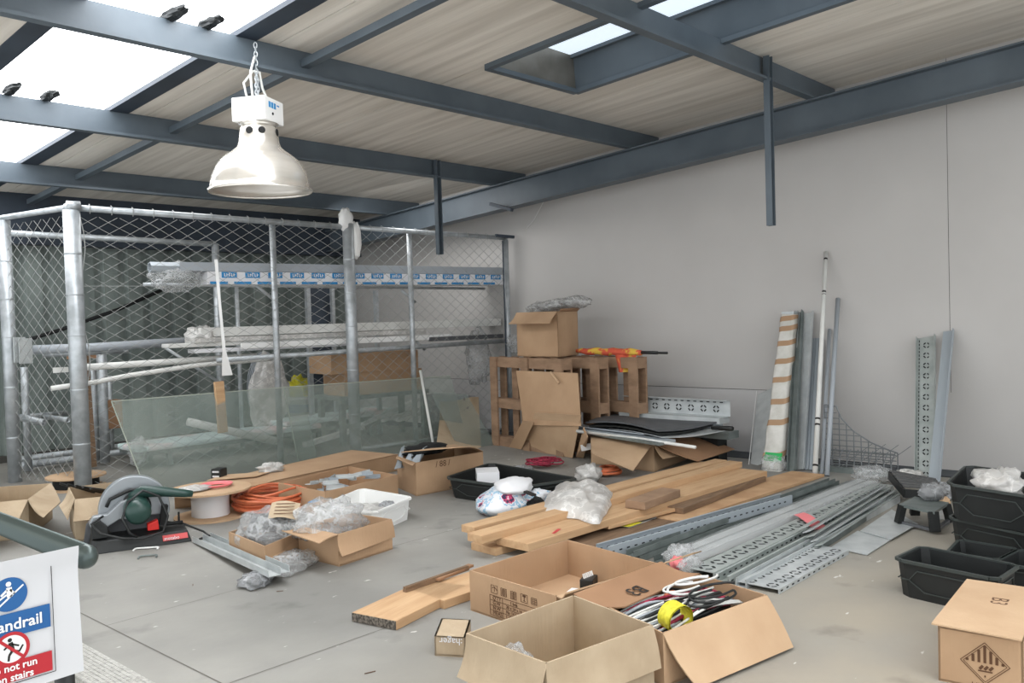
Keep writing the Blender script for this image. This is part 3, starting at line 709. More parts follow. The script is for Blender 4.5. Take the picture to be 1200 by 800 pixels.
# ------------------------------------------------------------------ cartons
def carton(label, rim, h, zb=0.0, flaps=(), mk='card', mki=None, t=.006, grp=None, name='cardboard_box', inset=0, open_=True, cat='box', bottoms=None):
    top = [F(x, y, zb+h) if not isinstance((x, y), V) else None for x, y in rim] if not isinstance(rim[0], V) else [v.copy() for v in rim]
    c = sum(top, V())/4
    bot = []
    for p in top:
        q = V((p.x, p.y, zb)); q = q+(V((c.x, c.y, zb))-q)*inset; bot.append(q)
    o = T(name, label, cat, (c.x, c.y, zb), grp)
    b = MB()
    for i in range(4):
        j = (i+1) % 4
        mid = (top[i]+top[j])/2; inn = (c-mid); inn.z = 0; inn.normalize()
        a_, b_ = bot[i], bot[j]; k = t
        b.hexa([a_, b_, b_+inn*k, a_+inn*k, top[i], top[j], top[j]+inn*k, top[i]+inn*k])
    b.hexa([bot[0]+V((0, 0, .002)), bot[1]+V((0, 0, .002)), bot[2]+V((0, 0, .002)), bot[3]+V((0, 0, .002))]+[p+V((0, 0, .008)) for p in bot])
    if not open_: b.hexa([p-V((0, 0, t)) for p in top]+top)
    body = build('carton_body', b, [mk], o)
    for fl in flaps:
        if len(fl) == 3: i, A, B = fl; mat_ = mki or mk
        else: i, A, B, mat_ = fl
        j = (i+1) % 4
        pa = A if isinstance(A, V) else F(*A); pb = B if isinstance(B, V) else F(*B)
        b = MB(); N = 5; bend = .012
        p0, p1 = top[i], top[j]
        nrm = ((pb-p0).cross(pa-p1)).normalized()
        def fn(s, t_): return lerp(lerp(p0, p1, s), lerp(pa, pb, s), t_)+nrm*(math.sin(t_*math.pi)*bend*math.cos(s*2))
        b.grid(fn, 4, 4); b.grid(lambda s, t_: fn(s, t_)+nrm*t*.8, 4, 4)
        # closing edge strips
        ring = [fn(k/4, 0) for k in range(5)]+[fn(1, k/4) for k in range(1, 5)]+[fn(1-k/4, 1) for k in range(1, 5)]+[fn(0, 1-k/4) for k in range(1, 4)]
        n = len(ring); b.add(ring+[q+nrm*t*.8 for q in ring], [(k, (k+1) % n, n+(k+1) % n, n+k) for k in range(n)])
        build('flap', b, [mat_], o, True)
    return o, top, bot, body
def rim_h(bx, by, ty): B = F(bx, by); return HZ(B, ty)
def outf(top, i, drop, out, splay=0.0):     # outer flap corners from rim edge i: go outwards and up/down
    j = (i+1) % 4; c = sum(top, V())/4; m_ = (top[i]+top[j])/2; d = m_-c; d.z = 0; d.normalize()
    e = (top[j]-top[i]).normalized()
    return (i, top[i]+d*out+V((0, 0, drop))-e*splay, top[j]+d*out+V((0, 0, drop))+e*splay)
def rimpts(rim, z): return [F(x, y, z) for x, y in rim]
print('fence ok')

# ------------------------------------------------------------------ clear sheets leaning on the fence
def sheet(name, mk, q, t, label, cat, grp=None, zs=(0, 0)):
    b = MB(); b.slab(*q, t); return S(name, b, [mk], label, cat, grp)
def lean(pxl, pxr, off0, off1, zl, zr):      # 4 corners of a sheet parallel to the fence, foot off0 and top off1 in front
    a = onf(pxl, 500)-FNRM*off0; c = onf(pxr, 500)-FNRM*off0
    a1 = onf(pxl, 500)-FNRM*off1; c1 = onf(pxr, 500)-FNRM*off1
    return [a+V((0, 0, .004)), c+V((0, 0, .004)), V((c1.x, c1.y, zr)), V((a1.x, a1.y, zl))]
q = lean(146, 345, .36, .10, .66, .66); q[3] = q[3]-FD*.14
SH = [('big cloudy clear sheet leaning on the mesh, leftmost with a slanted left edge', q),
      ('clear greenish sheet leaning on the mesh around the middle fence post', lean(325, 520, .33, .085, .66, .64))]
for lab, q in SH:
    b = MB(); b.slab(*q, .005); o = S('clear_sheet', b, ['glass'], lab, 'sheet', 'clear sheets leaning on the fence')
    b = MB(); b.beam(q[3], q[0], .007, .007); b.beam(q[3], q[2], .007, .007); e = build('sheet_edge', b, ['glassedge'], None); 
    WLo = WL[o.name]; e.data.transform(Matrix.Translation(-WLo)); e.parent = o
# curved cardboard sheet and thin pole at the right end
bl0, bl1 = F(508, 541), F(564, 524)
tl0, tl1 = onf(503, 480)-FNRM*.13, onf(549, 480)-FNRM*.13
hb = HZ(tl1, 466)
b = MB()
def cf(s, t):
    k = (1-t)**2.4
    p = lerp(lerp(tl0, tl1, s), lerp(bl0, bl1, s), k); p.z = .004+t*hb+.01*math.sin(6*s+3*t); return p
b.grid(lambda s, t: cf(s, t)+V((0, 0, 0)), 6, 12); b.grid(lambda s, t: cf(s, t)+V((.005, .006, 0)), 6, 12)
o = S('bent_cardboard_sheet', b, ['card_grey'], 'tall sheet of cardboard bowed against the fence, with a brown stain', 'cardboard', smooth=True)
b = MB(); c_ = cf(.62, .78)+V((-.006, -.008, 0))
for k in range(9): b.blob(c_+V((.05*math.sin(k*2.1), 0, .09*math.cos(k*1.7)-.02*k)), (.016, .003, .014), k, .5, sub=10, flat=-1)
build('stain', b, ['inkbrown'], None).parent = None
st = bpy.data.objects['stain']; st.data.transform(Matrix.Translation(-WL[o.name])); st.parent = o
g2 = lean(488, 530, .62, .20, .50, .46); b = MB(); b.slab(*g2, .004)
S('clear_sheet', b, ['glass'], 'small hazy clear sheet standing in front of the bowed cardboard', 'sheet', 'clear sheets leaning on the fence')
p = onf(474, 526)-FNRM*.42; q_ = onf(487, 436)-FNRM*.05
pipe('white_pole', [V((p.x, p.y, .02)), V((q_.x, q_.y, HZ(q_, 434)))], .013, 'pvc', 'thin white pole leaning on the mesh in front of the clear sheet', 'pole')

# cardboard boxes stored behind the fence
o_, tp, bt, bd = carton('brown carton behind the fence with a lifted orange-brown lid, on a galvanised bench', [AL(385, 425, .55), AL(445, 425, .55), AL(492, 421, .75), AL(440, 420, 1.0)], .1, 0) if 0 else (None,)*4
def solid_carton(label, p, q, dep, z0, z1, mk='card', lid=None, grp='cartons stored behind the fence'):
    b = MB(); p = V((*p.xy, 0)); q = V((*q.xy, 0)); lbox(b, p, q, z0, z1, 0, dep)
    c = (p+q)/2+FNRM*dep/2
    o = T('cardboard_box', label, 'box', (c.x, c.y, z0), grp); build('carton_body', b, [mk], o)
    return o
p = AL(403, 430, .5); q_ = AL(494, 430, .5); zb0 = AL(430, 462, .5).z; zb1 = AL(430, 436, .5).z
bench_z = zb0
b = MB(); pp = V((*AL(396, 430, .5).xy, 0)); qq = V((*AL(500, 430, .5).xy, 0)); lbox(b, pp, qq, bench_z-.04, bench_z-.002, -.03, .5)
BN = T('steel_bench', 'dark grey low bench behind the fence carrying two cartons', 'bench', (*((pp+qq)/2).xy, 0)); build('bench_top', b, ['galvdk'], BN)
for (w, dd) in ((pp, 0), (qq, 0), (pp, .42), (qq, .42)):
    b = MB(); w2 = w+FNRM*dd+(qq-pp)*(.03 if w is pp else -.05); b.box((w2.x, w2.y, (bench_z-.04)/2), (.05, .05, bench_z-.04)); build('leg', b, ['galvdk'], BN)
solid_carton('plain brown carton behind the fence, standing on the bench under another', p, q_, .42, zb0, zb1, 'card')
p = AL(388, 430, .48); q_ = AL(490, 425, .48); z1 = AL(430, 413, .48).z
solid_carton('orange-brown carton behind the fence, on top of the plain one', p, q_, .44, zb1+.002, z1, 'card')
p = AL(366, 430, .5)
b = MB(); a_ = V((*AL(368, 430, .47).xy, zb1+.05)); c_ = V((*AL(430, 430, .47).xy, zb1+.03)); dz = V((0, 0, .07))
b.slab(a_, c_, c_+dz+FNRM*-.05, a_+dz+FNRM*-.05, .006)
# bubble wrap hanging by rack end
b = MB(); b.blob(AL(560, 420, .25), (.16, .1, .28), 44, .4, flat=-1); S('bubble_wrap', b, ['film'], 'clear bubble wrap crumpled at the far right end of the fence', 'bubble wrap', smooth=True)
b = MB(); b.blob(onf(596, 400)-FNRM*.14+V((0, 0, .92)), (.12, .08, .1), 45, .4, flat=-1); S('bubble_wrap', b, ['film'], 'bubble wrap bunched between the end fence post and the carton on the pallets', 'bubble wrap', smooth=True)
b = MB(); w0 = AL(500, 470, .5); w1 = AL(560, 470, .5)
for k in range(3): b.slab(V((*w0.xy, .05+.02*k)), V((*w1.xy, .05)), V((*(w1+FNRM*.05).xy, .35-.06*k)), V((*(w0+FNRM*.1).xy, .42-.1*k)), .004)
S('scrap_sheets', b, ['filmg'], 'grey translucent scrap sheets behind the fence next to the bowed cardboard', 'sheet')

# ------------------------------------------------------------------ pallets by the wall
def pallet(x0, y0, y1, label, zt=.83, nslat=6):
    # stands on its long edge, face towards -X
    T_ = T('wooden_pallet', label, 'pallet', (x0+.07, (y0+y1)/2, 0), 'wooden pallets standing on edge')
    L_ = y1-y0
    for i, z in enumerate((.045, .40, zt-.05)):
        b = MB(); b.box((x0+.07, (y0+y1)/2, z), (.09, L_, .09)); build('stringer', b, ['pallet'], T_)
    for i in range(nslat):
        yy = y0+.05+(L_-.1)*i/(nslat-1); b = MB(); b.box((x0+.125, yy, zt/2), (.018, .09, zt)); build('deck_board', b, ['pallet'], T_)
    for i in range(3):
        yy = y0+.05+(L_-.1)*i/2; b = MB(); b.box((x0+.014, yy, zt/2), (.018, .10, zt)); build('base_board', b, ['pallet'], T_)
    T_.rotation_euler.z = math.radians(-11)
    return T_
pallet(5.83, 4.62, 5.66, 'wooden pallet on edge with flattened cardboard leaning on it', .83)
pallet(6.02, 4.38, 5.40, 'wooden pallet on edge, middle one between the front pallet and the wall', .83)
pallet(6.18, 4.10, 5.10, 'wooden pallet on edge, closest to the wall under the folded umbrella', .83)
# carton on the pallets
Zp = .835
fr = V((5.90, 4.80, Zp)); fl_ = V((5.965, 5.335, Zp)); br = V((6.31, XW(678, 413, 6.31).y, Zp))
fl_ = V((fl_.x, fl_.y, Zp)); bl = fl_+(br-fr)
h_ = .40
rim = [V((*w.xy, Zp+h_)) for w in (fl_, fr, br, bl)]
dn = (fl_-bl).normalized()
carton('brown carton standing on top of the pallets, one flap folded forward', rim, h_, zb=Zp, flaps=[(0, rim[0]+dn*.13+V((-.02, 0, -.10)), rim[1]+dn*.13+V((-.02, 0, -.10))), (1, rim[1]+V((.02, -.02, .02)), rim[2]+V((.05, -.01, .03)), 'card_dk')], mk='card')
b = MB(); c_ = (rim[0]+rim[2])/2
for k in range(4): b.blob(lerp(bl, br, .1+.28*k).xy.to_3d()+V((-.03, -.04, 1.27+.015*k)), (.16, .13, .06), 60+k, .35, flat=-1, sub=22)
S('bubble_wrap', b, ['bubble'], 'sheet of bubble wrap lying over the carton on the pallets', 'bubble wrap', smooth=True)
# umbrella lying on pallets
U0 = XW(676, 421, 6.18); U1 = XW(752, 425, 6.2)
U0.z = .845+.03; U1.z = .83+.035
UB = T('folded_umbrella', 'furled red and yellow umbrella lying on top of the pallets against the wall', 'umbrella', (*((U0+U1)/2).xy, .83))
d_ = (U1-U0); n = 12
b = MB(); b.tube([U0+d_*(i/n)+V((0, 0, .006*math.sin(i*2))) for i in range(n+1)], [.016, .024, .028, .032, .032, .030, .034, .032, .032, .034, .032, .028, .022], 10); build('canopy', b, ['umbr'], UB, True)
b = MB(); b.tube([U1, U1+d_.normalized()*.16], .014, 8); b.tube([U1+d_.normalized()*.14, U1+d_.normalized()*.25], .010, 8); build('handle', b, ['black'], UB, True)
b = MB(); w_ = U0+d_*.8
b.grid(lambda s, t: w_+d_.normalized()*((s-.5)*.22*(1-.3*t))+V((-.03-.02*math.sin(s*9), 0, -.02-t*.15)), 10, 6); build('loose_fabric', b, ['umbr'], UB, True)
# flattened cardboard leaning on front pallet
def csheet(label, pts, t=.005, mk='card', grp='flattened cardboard leaning on the pallet'):
    b = MB(); b.slab(*pts, t)
    return S('cardboard_sheet', b, [mk], label, 'cardboard', grp)
PC = V((5.90, 5.14, 0)); PN = V((-math.cos(math.radians(11)), math.sin(math.radians(11)), 0))
def px_(px, py, X):                         # X = 5.83 means touching the pallet face
    d = ray(px, py); q0 = PC+PN*(.075+(5.86-X)); return CAM+d*((q0-CAM).dot(PN)/d.dot(PN))
qa = [px_(614, 498, 5.78), px_(681, 499, 5.78), px_(677, 437, 5.84), px_(605, 434, 5.84)]
o_ = csheet('large flat cardboard sheet leaning upright on the front pallet', qa)
qb = [V((*F(613, 526).xy, .004)), V((*F(671, 537).xy, .004)), px_(681, 486, 5.76), px_(627, 483, 5.76)]
csheet('cardboard sheet sloping out to the floor in front of the upright one', qb, mk='card_in')
qc = [V((*F(597, 524).xy, .004)), V((*F(611, 527).xy, .004)), px_(626, 494, 5.74), px_(613, 492, 5.75)]
csheet('narrow dark-edged cardboard strip left of the sloping sheet', qc, mk='card')
qd = [V((*F(675, 536).xy, .004)), V((*F(684, 537).xy, .004)), px_(689, 512, 5.7), px_(684, 500, 5.74)]
csheet('narrow cardboard strip right of the sloping sheet beside the open carton', qd)
b = MB(); b.slab(px_(662, 440, 5.80), px_(666, 445, 5.79), px_(655, 455, 5.70), px_(652, 450, 5.70), .004) if 0 else b.tube([px_(645, 436, 5.80), px_(655, 449, 5.78)], .01, 6); S('cardboard_strip', b, ['card_in'], 'curled cardboard strip at the top of the upright cardboard sheet', 'cardboard')

# perforated tray standing against wall behind the mats
def segring(b, c, u, v, n, r0, r1, a0, a1, k=5):
    vs = []
    for i in range(k+1):
        a = lerp(a0, a1, i/k); d = u*math.cos(a)+v*math.sin(a); vs += [c+d*r0+n, c+d*r1+n]
    b.add(vs, [(2*i, 2*i+1, 2*i+3, 2*i+2) for i in range(k)])
def perf(b, A, B, side, n, rows, step, r=.02):
    L_ = (B-A).length; u = (B-A).normalized(); k = int(L_/step)
    for off in rows:
        for i in range(k):
            c = A+u*(step*(i+.5))+side*off
            for q in range(4):
                a0 = q*math.pi/2+.35; segring(b, c, u, side, n, r*.66, r*1.1, a0-.12, a0+.98, 4)
def slots(b, A, B, side, n, off, step, lw, hw):
    L_ = (B-A).length; u = (B-A).normalized(); k = int(L_/step)
    for i in range(k):
        c = A+u*(step*(i+.5))+side*off+n
        b.add([c-u*lw-side*hw, c+u*lw-side*hw, c+u*lw+side*hw, c-u*lw+side*hw], [(0, 1, 2, 3)])
def tray(label, A, B, w, h=.04, mk='galv', rows=(0,), z=0.0, grp='cable trays laid out on the floor', side_slots=True, r=.02, flip=False, name='cable_tray', step=.11, lip=.012):
    A = V((*A.xy, z)); B = V((*B.xy, z)); d = (B-A).normalized(); sd = V((-d.y, d.x, 0)); t = .003; up = V((0, 0, 1))
    if flip: pr = [(-w/2, 0), (-w/2+t, 0), (-w/2+t, h-t), (w/2-t, h-t), (w/2-t, 0), (w/2, 0), (w/2, h), (-w/2, h)]
    else: pr = [(-w/2, 0), (w/2, 0), (w/2, h), (w/2-lip, h), (w/2-lip, h-t), (w/2-t, h-t), (w/2-t, t), (-w/2+t, t), (-w/2+t, h-t), (-w/2+lip, h-t), (-w/2+lip, h), (-w/2, h)]
    b = MB(); b.prof(pr, A, B)
    o = T(name, label, 'cable tray', (*((A+B)/2).xy, z), grp)
    b.mi = 1; zn = V((0, 0, (h if flip else t)+.0008))
    perf(b, A, B, sd, zn, rows, step, r)
    if side_slots:
        for s_ in (-1, 1):
            # slots in the upright sides, on the outer and inner faces
            for e in ((.0006, 1), (-.0038, 1)):
                base = sd*s_*(w/2+e[0]); L_ = (B-A).length; k = int(L_/.055)
                for i in range(k):
                    c = A+d*(.055*(i+.5))+base+V((0, 0, h*.5))
                    b.add([c-d*.011-up*.0035, c+d*.011-up*.0035, c+d*.011+up*.0035, c-d*.011+up*.0035], [(0, 1, 2, 3)])
    build('tray_body', b, [mk, 'hole'], o)
    return o
# wall tray (stands on its side on the floor? rests on the mats pile)
WA, WB = XW(732, 474, 6.27), XW(855, 480, 6.27)
tz0, tz1 = XW(855, 488, 6.27).z, XW(855, 469, 6.27).z
WT = T('cable_tray', 'perforated pale steel tray standing on its side against the wall behind the mats', 'cable tray', (6.27, (WA.y+WB.y)/2, tz0))
b = MB(); ya, yb_ = WA.y, WB.y; hh_ = tz1-tz0
b.box((6.28, (ya+yb_)/2, (tz0+tz1)/2), (.003, abs(ya-yb_), hh_)); b.box((6.25, (ya+yb_)/2, tz1), (.06, abs(ya-yb_), .003)); b.box((6.25, (ya+yb_)/2, tz0), (.06, abs(ya-yb_), .003))
b.mi = 1; perf(b, V((6.2768, ya-.02, (tz0+tz1)/2-.01)), V((6.2768, yb_+.02, (tz0+tz1)/2-.01)), V((0, 0, 1)), V((-.0008, 0, 0)), (0,), .115, .026)
slots(b, V((6.2768, ya, 0)), V((6.2768, yb_, 0)), V((0, 0, 1)), V((-.0008, 0, 0)), tz1-.02, .06, .014, .004); build('tray_body', b, ['galv2', 'hole'], WT)
# supports so that it rests: stacked grey trunking under it
for (za, zb_, xo, dy, mk, lab) in ((tz0-.05, tz0-.003, 6.20, .0, 'galv2', 'pale steel trunking directly under the perforated wall tray'),
                          (tz0-.10, tz0-.053, 6.18, .05, 'blue_tr', 'blue-grey trunking second below the perforated wall tray'),
                          (tz0-.16, tz0-.103, 6.16, -.1, 'galvdk', 'dull steel trunking third below the perforated wall tray')):
    b = MB(); b.box((xo+.03, (ya+yb_)/2+dy, (za+zb_)/2), (.16, abs(ya-yb_)-.05, zb_-za)); S('steel_trunking', b, [mk], lab, 'trunking', 'trunking stacked under the wall tray')
b = MB(); zt2_ = tz0-.163; b.box((6.24, (ya+yb_)/2, zt2_/2), (.14, .9, zt2_)); S('dark_crate', b, ['black'], 'dark crate against the wall under the stacked trunking', 'crate')
pipe('black_pipe', [XW(835, 501, 6.0), XW(858, 502, 5.9)], .018, 'black', 'black round pipe end sticking out right of the mats', 'pipe')

# ------------------------------------------------------------------ big carton with mats
near = F(766, 553); h_ = HZ(near, 519)
rim = [F(692, 511, h_), F(766, 519, h_), F(806, 506, h_), F(735, 499, h_)]
_, tp, _, _ = carton('wide open carton under the dark mats, flaps hanging out', rim, h_, flaps=[
    (0, (694, 531, .20), (742, 551, .06), 'card_in'), (1, (777, 537, .12), (812, 531, .12), 'card_in'), (1, (818, 540, .10), (861, 526, .10), 'card_dk')], mk='card_in')
Zm = h_+.012
def mat_sheet(label, pts, z, t, mk, sag, name, cat, grp=None):
    q = [F(x, y, z) for x, y in pts]; b = MB()
    f_ = lambda s, t_: bil(q, s, t_)+V((0, 0, sag*math.sin(s*math.pi)*(1-.4*t_)+.012*math.sin(3*s+t_*4)))
    b.grid(f_, 14, 8); b.grid(lambda s, t_: f_(s, t_)+V((0, 0, t)), 14, 8)
    ring = [f_(k/14, 0) for k in range(15)]+[f_(1, k/8) for k in range(1, 9)]+[f_(1-k/14, 1) for k in range(1, 15)]+[f_(0, 1-k/8) for k in range(1, 8)]
    n = len(ring); b.add(ring+[p+V((0, 0, t)) for p in ring], [(k, (k+1) % n, n+(k+1) % n, n+k) for k in range(n)])
    return S(name, b, [mk], label, cat, grp, smooth=False)
mat_sheet('charcoal mat, topmost of the pile on the wide carton', [(686, 496), (771, 506), (840, 497), (732, 484)], Zm+.075, .012, 'mat', .02, 'floor_mat', 'mat', 'dark mats on the wide carton')
mat_sheet('charcoal mat just under the topmost one, edges showing', [(690, 500), (772, 510), (836, 500), (736, 488)], Zm+.055, .010, 'black', .012, 'floor_mat', 'mat', 'dark mats on the wide carton')
mat_sheet('pale steel sheet under the mats on the wide carton', [(706, 503), (775, 513), (850, 506), (745, 492)], Zm+.035, .006, 'galv2', .004, 'steel_sheet', 'sheet')
for i, (pa, pb, z, mk, lab) in enumerate((((660, 499), (786, 517), Zm+.02, 'blue_tr', 'blue-grey trunking strip jutting out left under the mats, upper one'),
                            ((668, 503), (778, 520), Zm+.012, 'galvdk', 'dull steel strip jutting out left under the mats, lower one'),
                            ((664, 497), (760, 508), Zm+.042, 'pvcg', 'grey plastic strip lying between mats and trunking strips'))):
    p = F(*pa, z); q_ = F(*pb, z); b = MB(); b.beam(p, q_, .10, .018 if i < 2 else .01); S('trunking_strip', b, [mk], lab, 'trunking', 'strips under the mats')
pipe('white_pole', [F(676, 505, Zm+.03), F(750, 514, Zm+.02), F(815, 524, Zm+.02)], .012, 'pvc', 'dirty white pole across the front of the mats pile', 'pole')
b = MB(); b.beam(F(681, 525, .12), F(700, 521, .14), .012, .05); S('white_bracket', b, ['white'], 'short white bar poking out left of the wide carton', 'bar')
print('back ok')

# ------------------------------------------------------------------ things leaning on the right wall
XF = XWALL-.006
def leanbox(name, label, cat, foot, top, w, t, mk, grp=None, X0=None, bevel=0, parts=None):
    # foot: pixel on the floor; top: pixel on the wall plane
    p = F(*foot); p.x = min(p.x, 6.35); q = XW(*top, XF-t/2-.01)
    return p, q
def bar(p, q, w, t, up=V((-1, 0, 0))):
    b = MB(); b.beam(p, q, w, t, up=up); return b
def foot(px, X, z=.02): d = XW(px, 555, X); return V((X, d.y, z))
def topw(px, py, X): return XW(px, py, X)
# thin galvanised sheet
p = foot(889, 6.22, .01); q_ = topw(897, 458, XF-.01)
b = bar(V((p.x, p.y, .002)), q_, .155, .003); b.mi = 1; b.beam(V((p.x-.004, p.y+.078, .002)), q_+V((-.004, .078, 0)), .004, .004, up=V((-1, 0, 0)))
S('steel_sheet', b, ['galv2', 'white'], 'narrow shiny galvanised sheet leaning on the wall left of the taped bundle', 'sheet')
# stack wrapped in film and tape
p = foot(906, 6.10, .0); q_ = topw(926, 368, XF-.09)
WS = T('taped_bundle', 'tall bundle wrapped in white film with spirals of brown tape leaning on the wall', 'bundle', tuple(p))
b = MB(); N = 26; dirn = (q_-p)
sdv = V((0, 1, 0))
def wq(s_, t_):
    c = lerp(p, q_, t_); a = s_*2*math.pi; k = 1+.13*noise.noise(V((math.cos(a)*1.2, math.sin(a)*1.2, t_*9)))
    ca, sa = math.cos(a), math.sin(a); cx = math.copysign(abs(ca)**.45, ca); sx = math.copysign(abs(sa)**.45, sa)
    return c+V((cx*.055*k, sx*.075*k*(1.0-.22*t_), 0))
b.grid(wq, 28, 60); build('film_wrap', b, ['brownwrap'], WS, True)
b = MB()
for i, t0 in enumerate((.05, .25, .38, .52, .64, .76, .86, .93)):
    def tq(s_, t_, t0=t0):
        c = wq(s_, min(.995, t0+.05*s_-.0+.035*t_)); m_ = lerp(p, q_, t0+.05*s_+.035*t_); return m_+(c-m_)*1.04
    tb = MB(); tb.grid(tq, 28, 2); build('brown_tape', tb, ['tape'], WS, True)
b = MB(); b.grid(lambda s_, t_: lerp(p, q_, .06+.05*t_)+(wq(.42+.28*s_, .06+.05*t_)-lerp(p, q_, .06+.05*t_))*1.06, 8, 3)
green_m = M.setdefault('greenprint', mat('green_print', (40, 170, 90), .5)); build('green_print', b, ['greenprint'], WS, True)
b = MB(); b.blob(p+V((0, 0, .04)), (.075, .095, .07), 8, .3, flat=-.5); build('torn_film', b, ['film'], WS, True)
b = MB(); b.box(q_+V((0, 0, .012)), (.09, .10, .02)); build('bundle_end', b, ['galv2'], WS)
# galvanised lengths
specs = [
 ('galvanised tray length leaning on the wall directly right of the taped bundle', (929, 6.12), (938, 366), .06, .04, 'galvdk'),
 ('wide bright galvanised panel leaning on the wall, behind the taped bundle', (935, 6.20), (946, 367), .115, .03, 'galv2')]
for lab, (fx, X), (tx, ty), w_, t_, mk in specs:
    p = foot(fx, X, .002); q_ = topw(tx, ty, XF-t_/2-.012)
    dd = (q_-p).normalized(); b = MB()
    pr = [(-w_/2, 0), (w_/2, 0), (w_/2, t_), (w_/2-.004, t_), (w_/2-.004, .004), (-w_/2+.004, .004), (-w_/2+.004, t_), (-w_/2, t_)]
    b.prof(pr, p, q_, up=V((-1, 0, 0))); S('leaning_tray', b, [mk], lab, 'cable tray', 'steel lengths leaning beside the taped bundle')
p = foot(949, 6.22, .002); q_ = topw(957, 397, XF-.03)
b = MB()
for k in range(4): b.beam(p+V((0, .042-.028*k, 0)), q_+V((0, .042-.028*k, 0)), .024, .03, up=V((-1, 0, 0)))
S('leaning_trunking', b, ['blue_tr'], 'ribbed blue-grey trunking leaning between the bright panel and the striped pole', 'trunking')
# striped pole
p = foot(955, 6.06, .01); q_ = topw(968, 295, XF-.02)
PL = T('striped_pole', 'tall off-white pole with black bands, tallest thing leaning on the wall', 'pole', tuple(p))
b = MB(); b.tube([p, lerp(p, q_, .6), q_], [.019, .017, .014], 12); build('pole', b, ['pvc'], PL, True)
for t_ in (.03, .20, .225, .375, .485, .60, .785, .80, .96):
    b = MB(); b.tube([lerp(p, q_, t_), lerp(p, q_, t_+.008)], .0195-.005*t_, 12); build('black_band', b, ['ink'], PL, True)
for (fx, X, tx, ty, r, lab) in ((963, 6.10, 972, 386, .014, 'shorter grey conduit leaning just right of the striped pole'), (969, 6.06, 982, 350, .017, 'longer grey conduit leaning on the wall, right of the shorter one')):
    p = foot(fx, X, .004); q_ = topw(tx, ty, XF-r-.004); b = MB(); b.pipe(p, q_, r, r*.8, 14); S('steel_conduit', b, ['pvcg'], lab, 'conduit', 'conduits leaning on the wall', smooth=True)
# right pair
p = foot(1085, 6.24, .002); q_ = topw(1086, 395, XF-.045)
TR_ = T('leaning_perforated_tray', 'perforated steel tray leaning upright on the wall near the black bins', 'cable tray', tuple(p))
dd = (q_-p).normalized(); b = MB(); w_, t_ = .13, .035
b.prof([(-w_/2, 0), (w_/2, 0), (w_/2, t_), (w_/2-.003, t_), (w_/2-.003, .003), (-w_/2+.003, .003), (-w_/2+.003, t_), (-w_/2, t_)], p, q_, up=V((-1, 0, 0)))
b.mi = 1; nn = V((-dd.z, 0, dd.x))
perf(b, p, q_, V((0, 1, 0)), nn*.0045, (0,), .085, .022); slots(b, p, q_, V((0, 1, 0)), nn*.0045, .05, .03, .010, .003); slots(b, p, q_, V((0, 1, 0)), nn*.0045, -.05, .03, .010, .003)
build('tray_body', b, ['galv', 'hole'], TR_)
p = foot(1094, 6.02, .002); q_ = topw(1112, 388, XF-.02)
b = MB(); w_ = .075
b.prof([(-w_/2, 0), (w_/2, 0), (w_/2, .03), (w_/2-.004, .03), (w_/2-.004, .004), (-w_/2, .004)], p, q_, up=V((-1, 0, 0)))
S('leaning_angle', b, ['blue_tr'], 'plain galvanised angle leaning on the wall, right of the perforated tray', 'steel angle')
# wire mesh tray offcut
MT = T('wire_tray_offcut', 'bent wire mesh offcut with a swooping top edge, standing against the wall', 'wire mesh', (6.35, XW(1000, 550, 6.35).y, 0))
def prof_top(px):
    P_ = [(966, 474), (980, 476), (986, 490), (1000, 505), (1020, 518), (1038, 526), (1052, 531)]
    for (a_, b_), (c_, d_) in zip(P_, P_[1:]):
        if a_ <= px <= c_: return b_+(d_-b_)*(px-a_)/(c_-a_)
    return P_[-1][1]
XM = 6.36
b = MB()
for k in range(11):
    px = 966+86*k/10; T1 = XW(px, prof_top(px), XM); b.tube([V((XM, T1.y, .015)), T1], .0040, 5)
for k in range(15):
    z = .02+k*.04; run = [V((XM-.004, XW(px, 500, XM).y, z)) for px in range(966, 1053, 3) if XW(px, prof_top(px), XM).z >= z-.002]
    if len(run) > 1: b.tube([run[0], run[-1]], .0034, 5)
b.tube([XW(px, prof_top(px), XM) for px in range(966, 1053, 2)], .0055, 6)
build('mesh_panel', b, ['offwire'], MT)
b = MB()
for k in range(10):
    px = 972+78*k/9; P_ = XW(px, 545, XM); b.tube([V((XM-.01, P_.y, .16)), V((XM-.09, P_.y, .10)), V((XM-.10, P_.y, .01))], .0036, 5)
for (xo, z) in ((.02, .15), (.05, .13), (.085, .10), (.10, .06), (.10, .015)):
    a_ = XW(972, 545, XM); c_ = XW(1050, 545, XM); b.tube([V((XM-xo, a_.y, z)), V((XM-xo, c_.y, z))], .0036, 5)
for k in range(4):
    a_ = XW(985+14*k, 545, XM); b.tube([V((XM-.02, a_.y, .02)), V((XM-.03, a_.y-.25, .22))], .0024, 5)
build('bent_side', b, ['offwire'], MT)
b = MB(); b.box((6.27, XW(1005, 545, 6.3).y, .02), (.05, .9, .04)); S('dark_trunking', b, ['galvdk'], 'dark trunking on the floor under the wire mesh offcut', 'trunking')

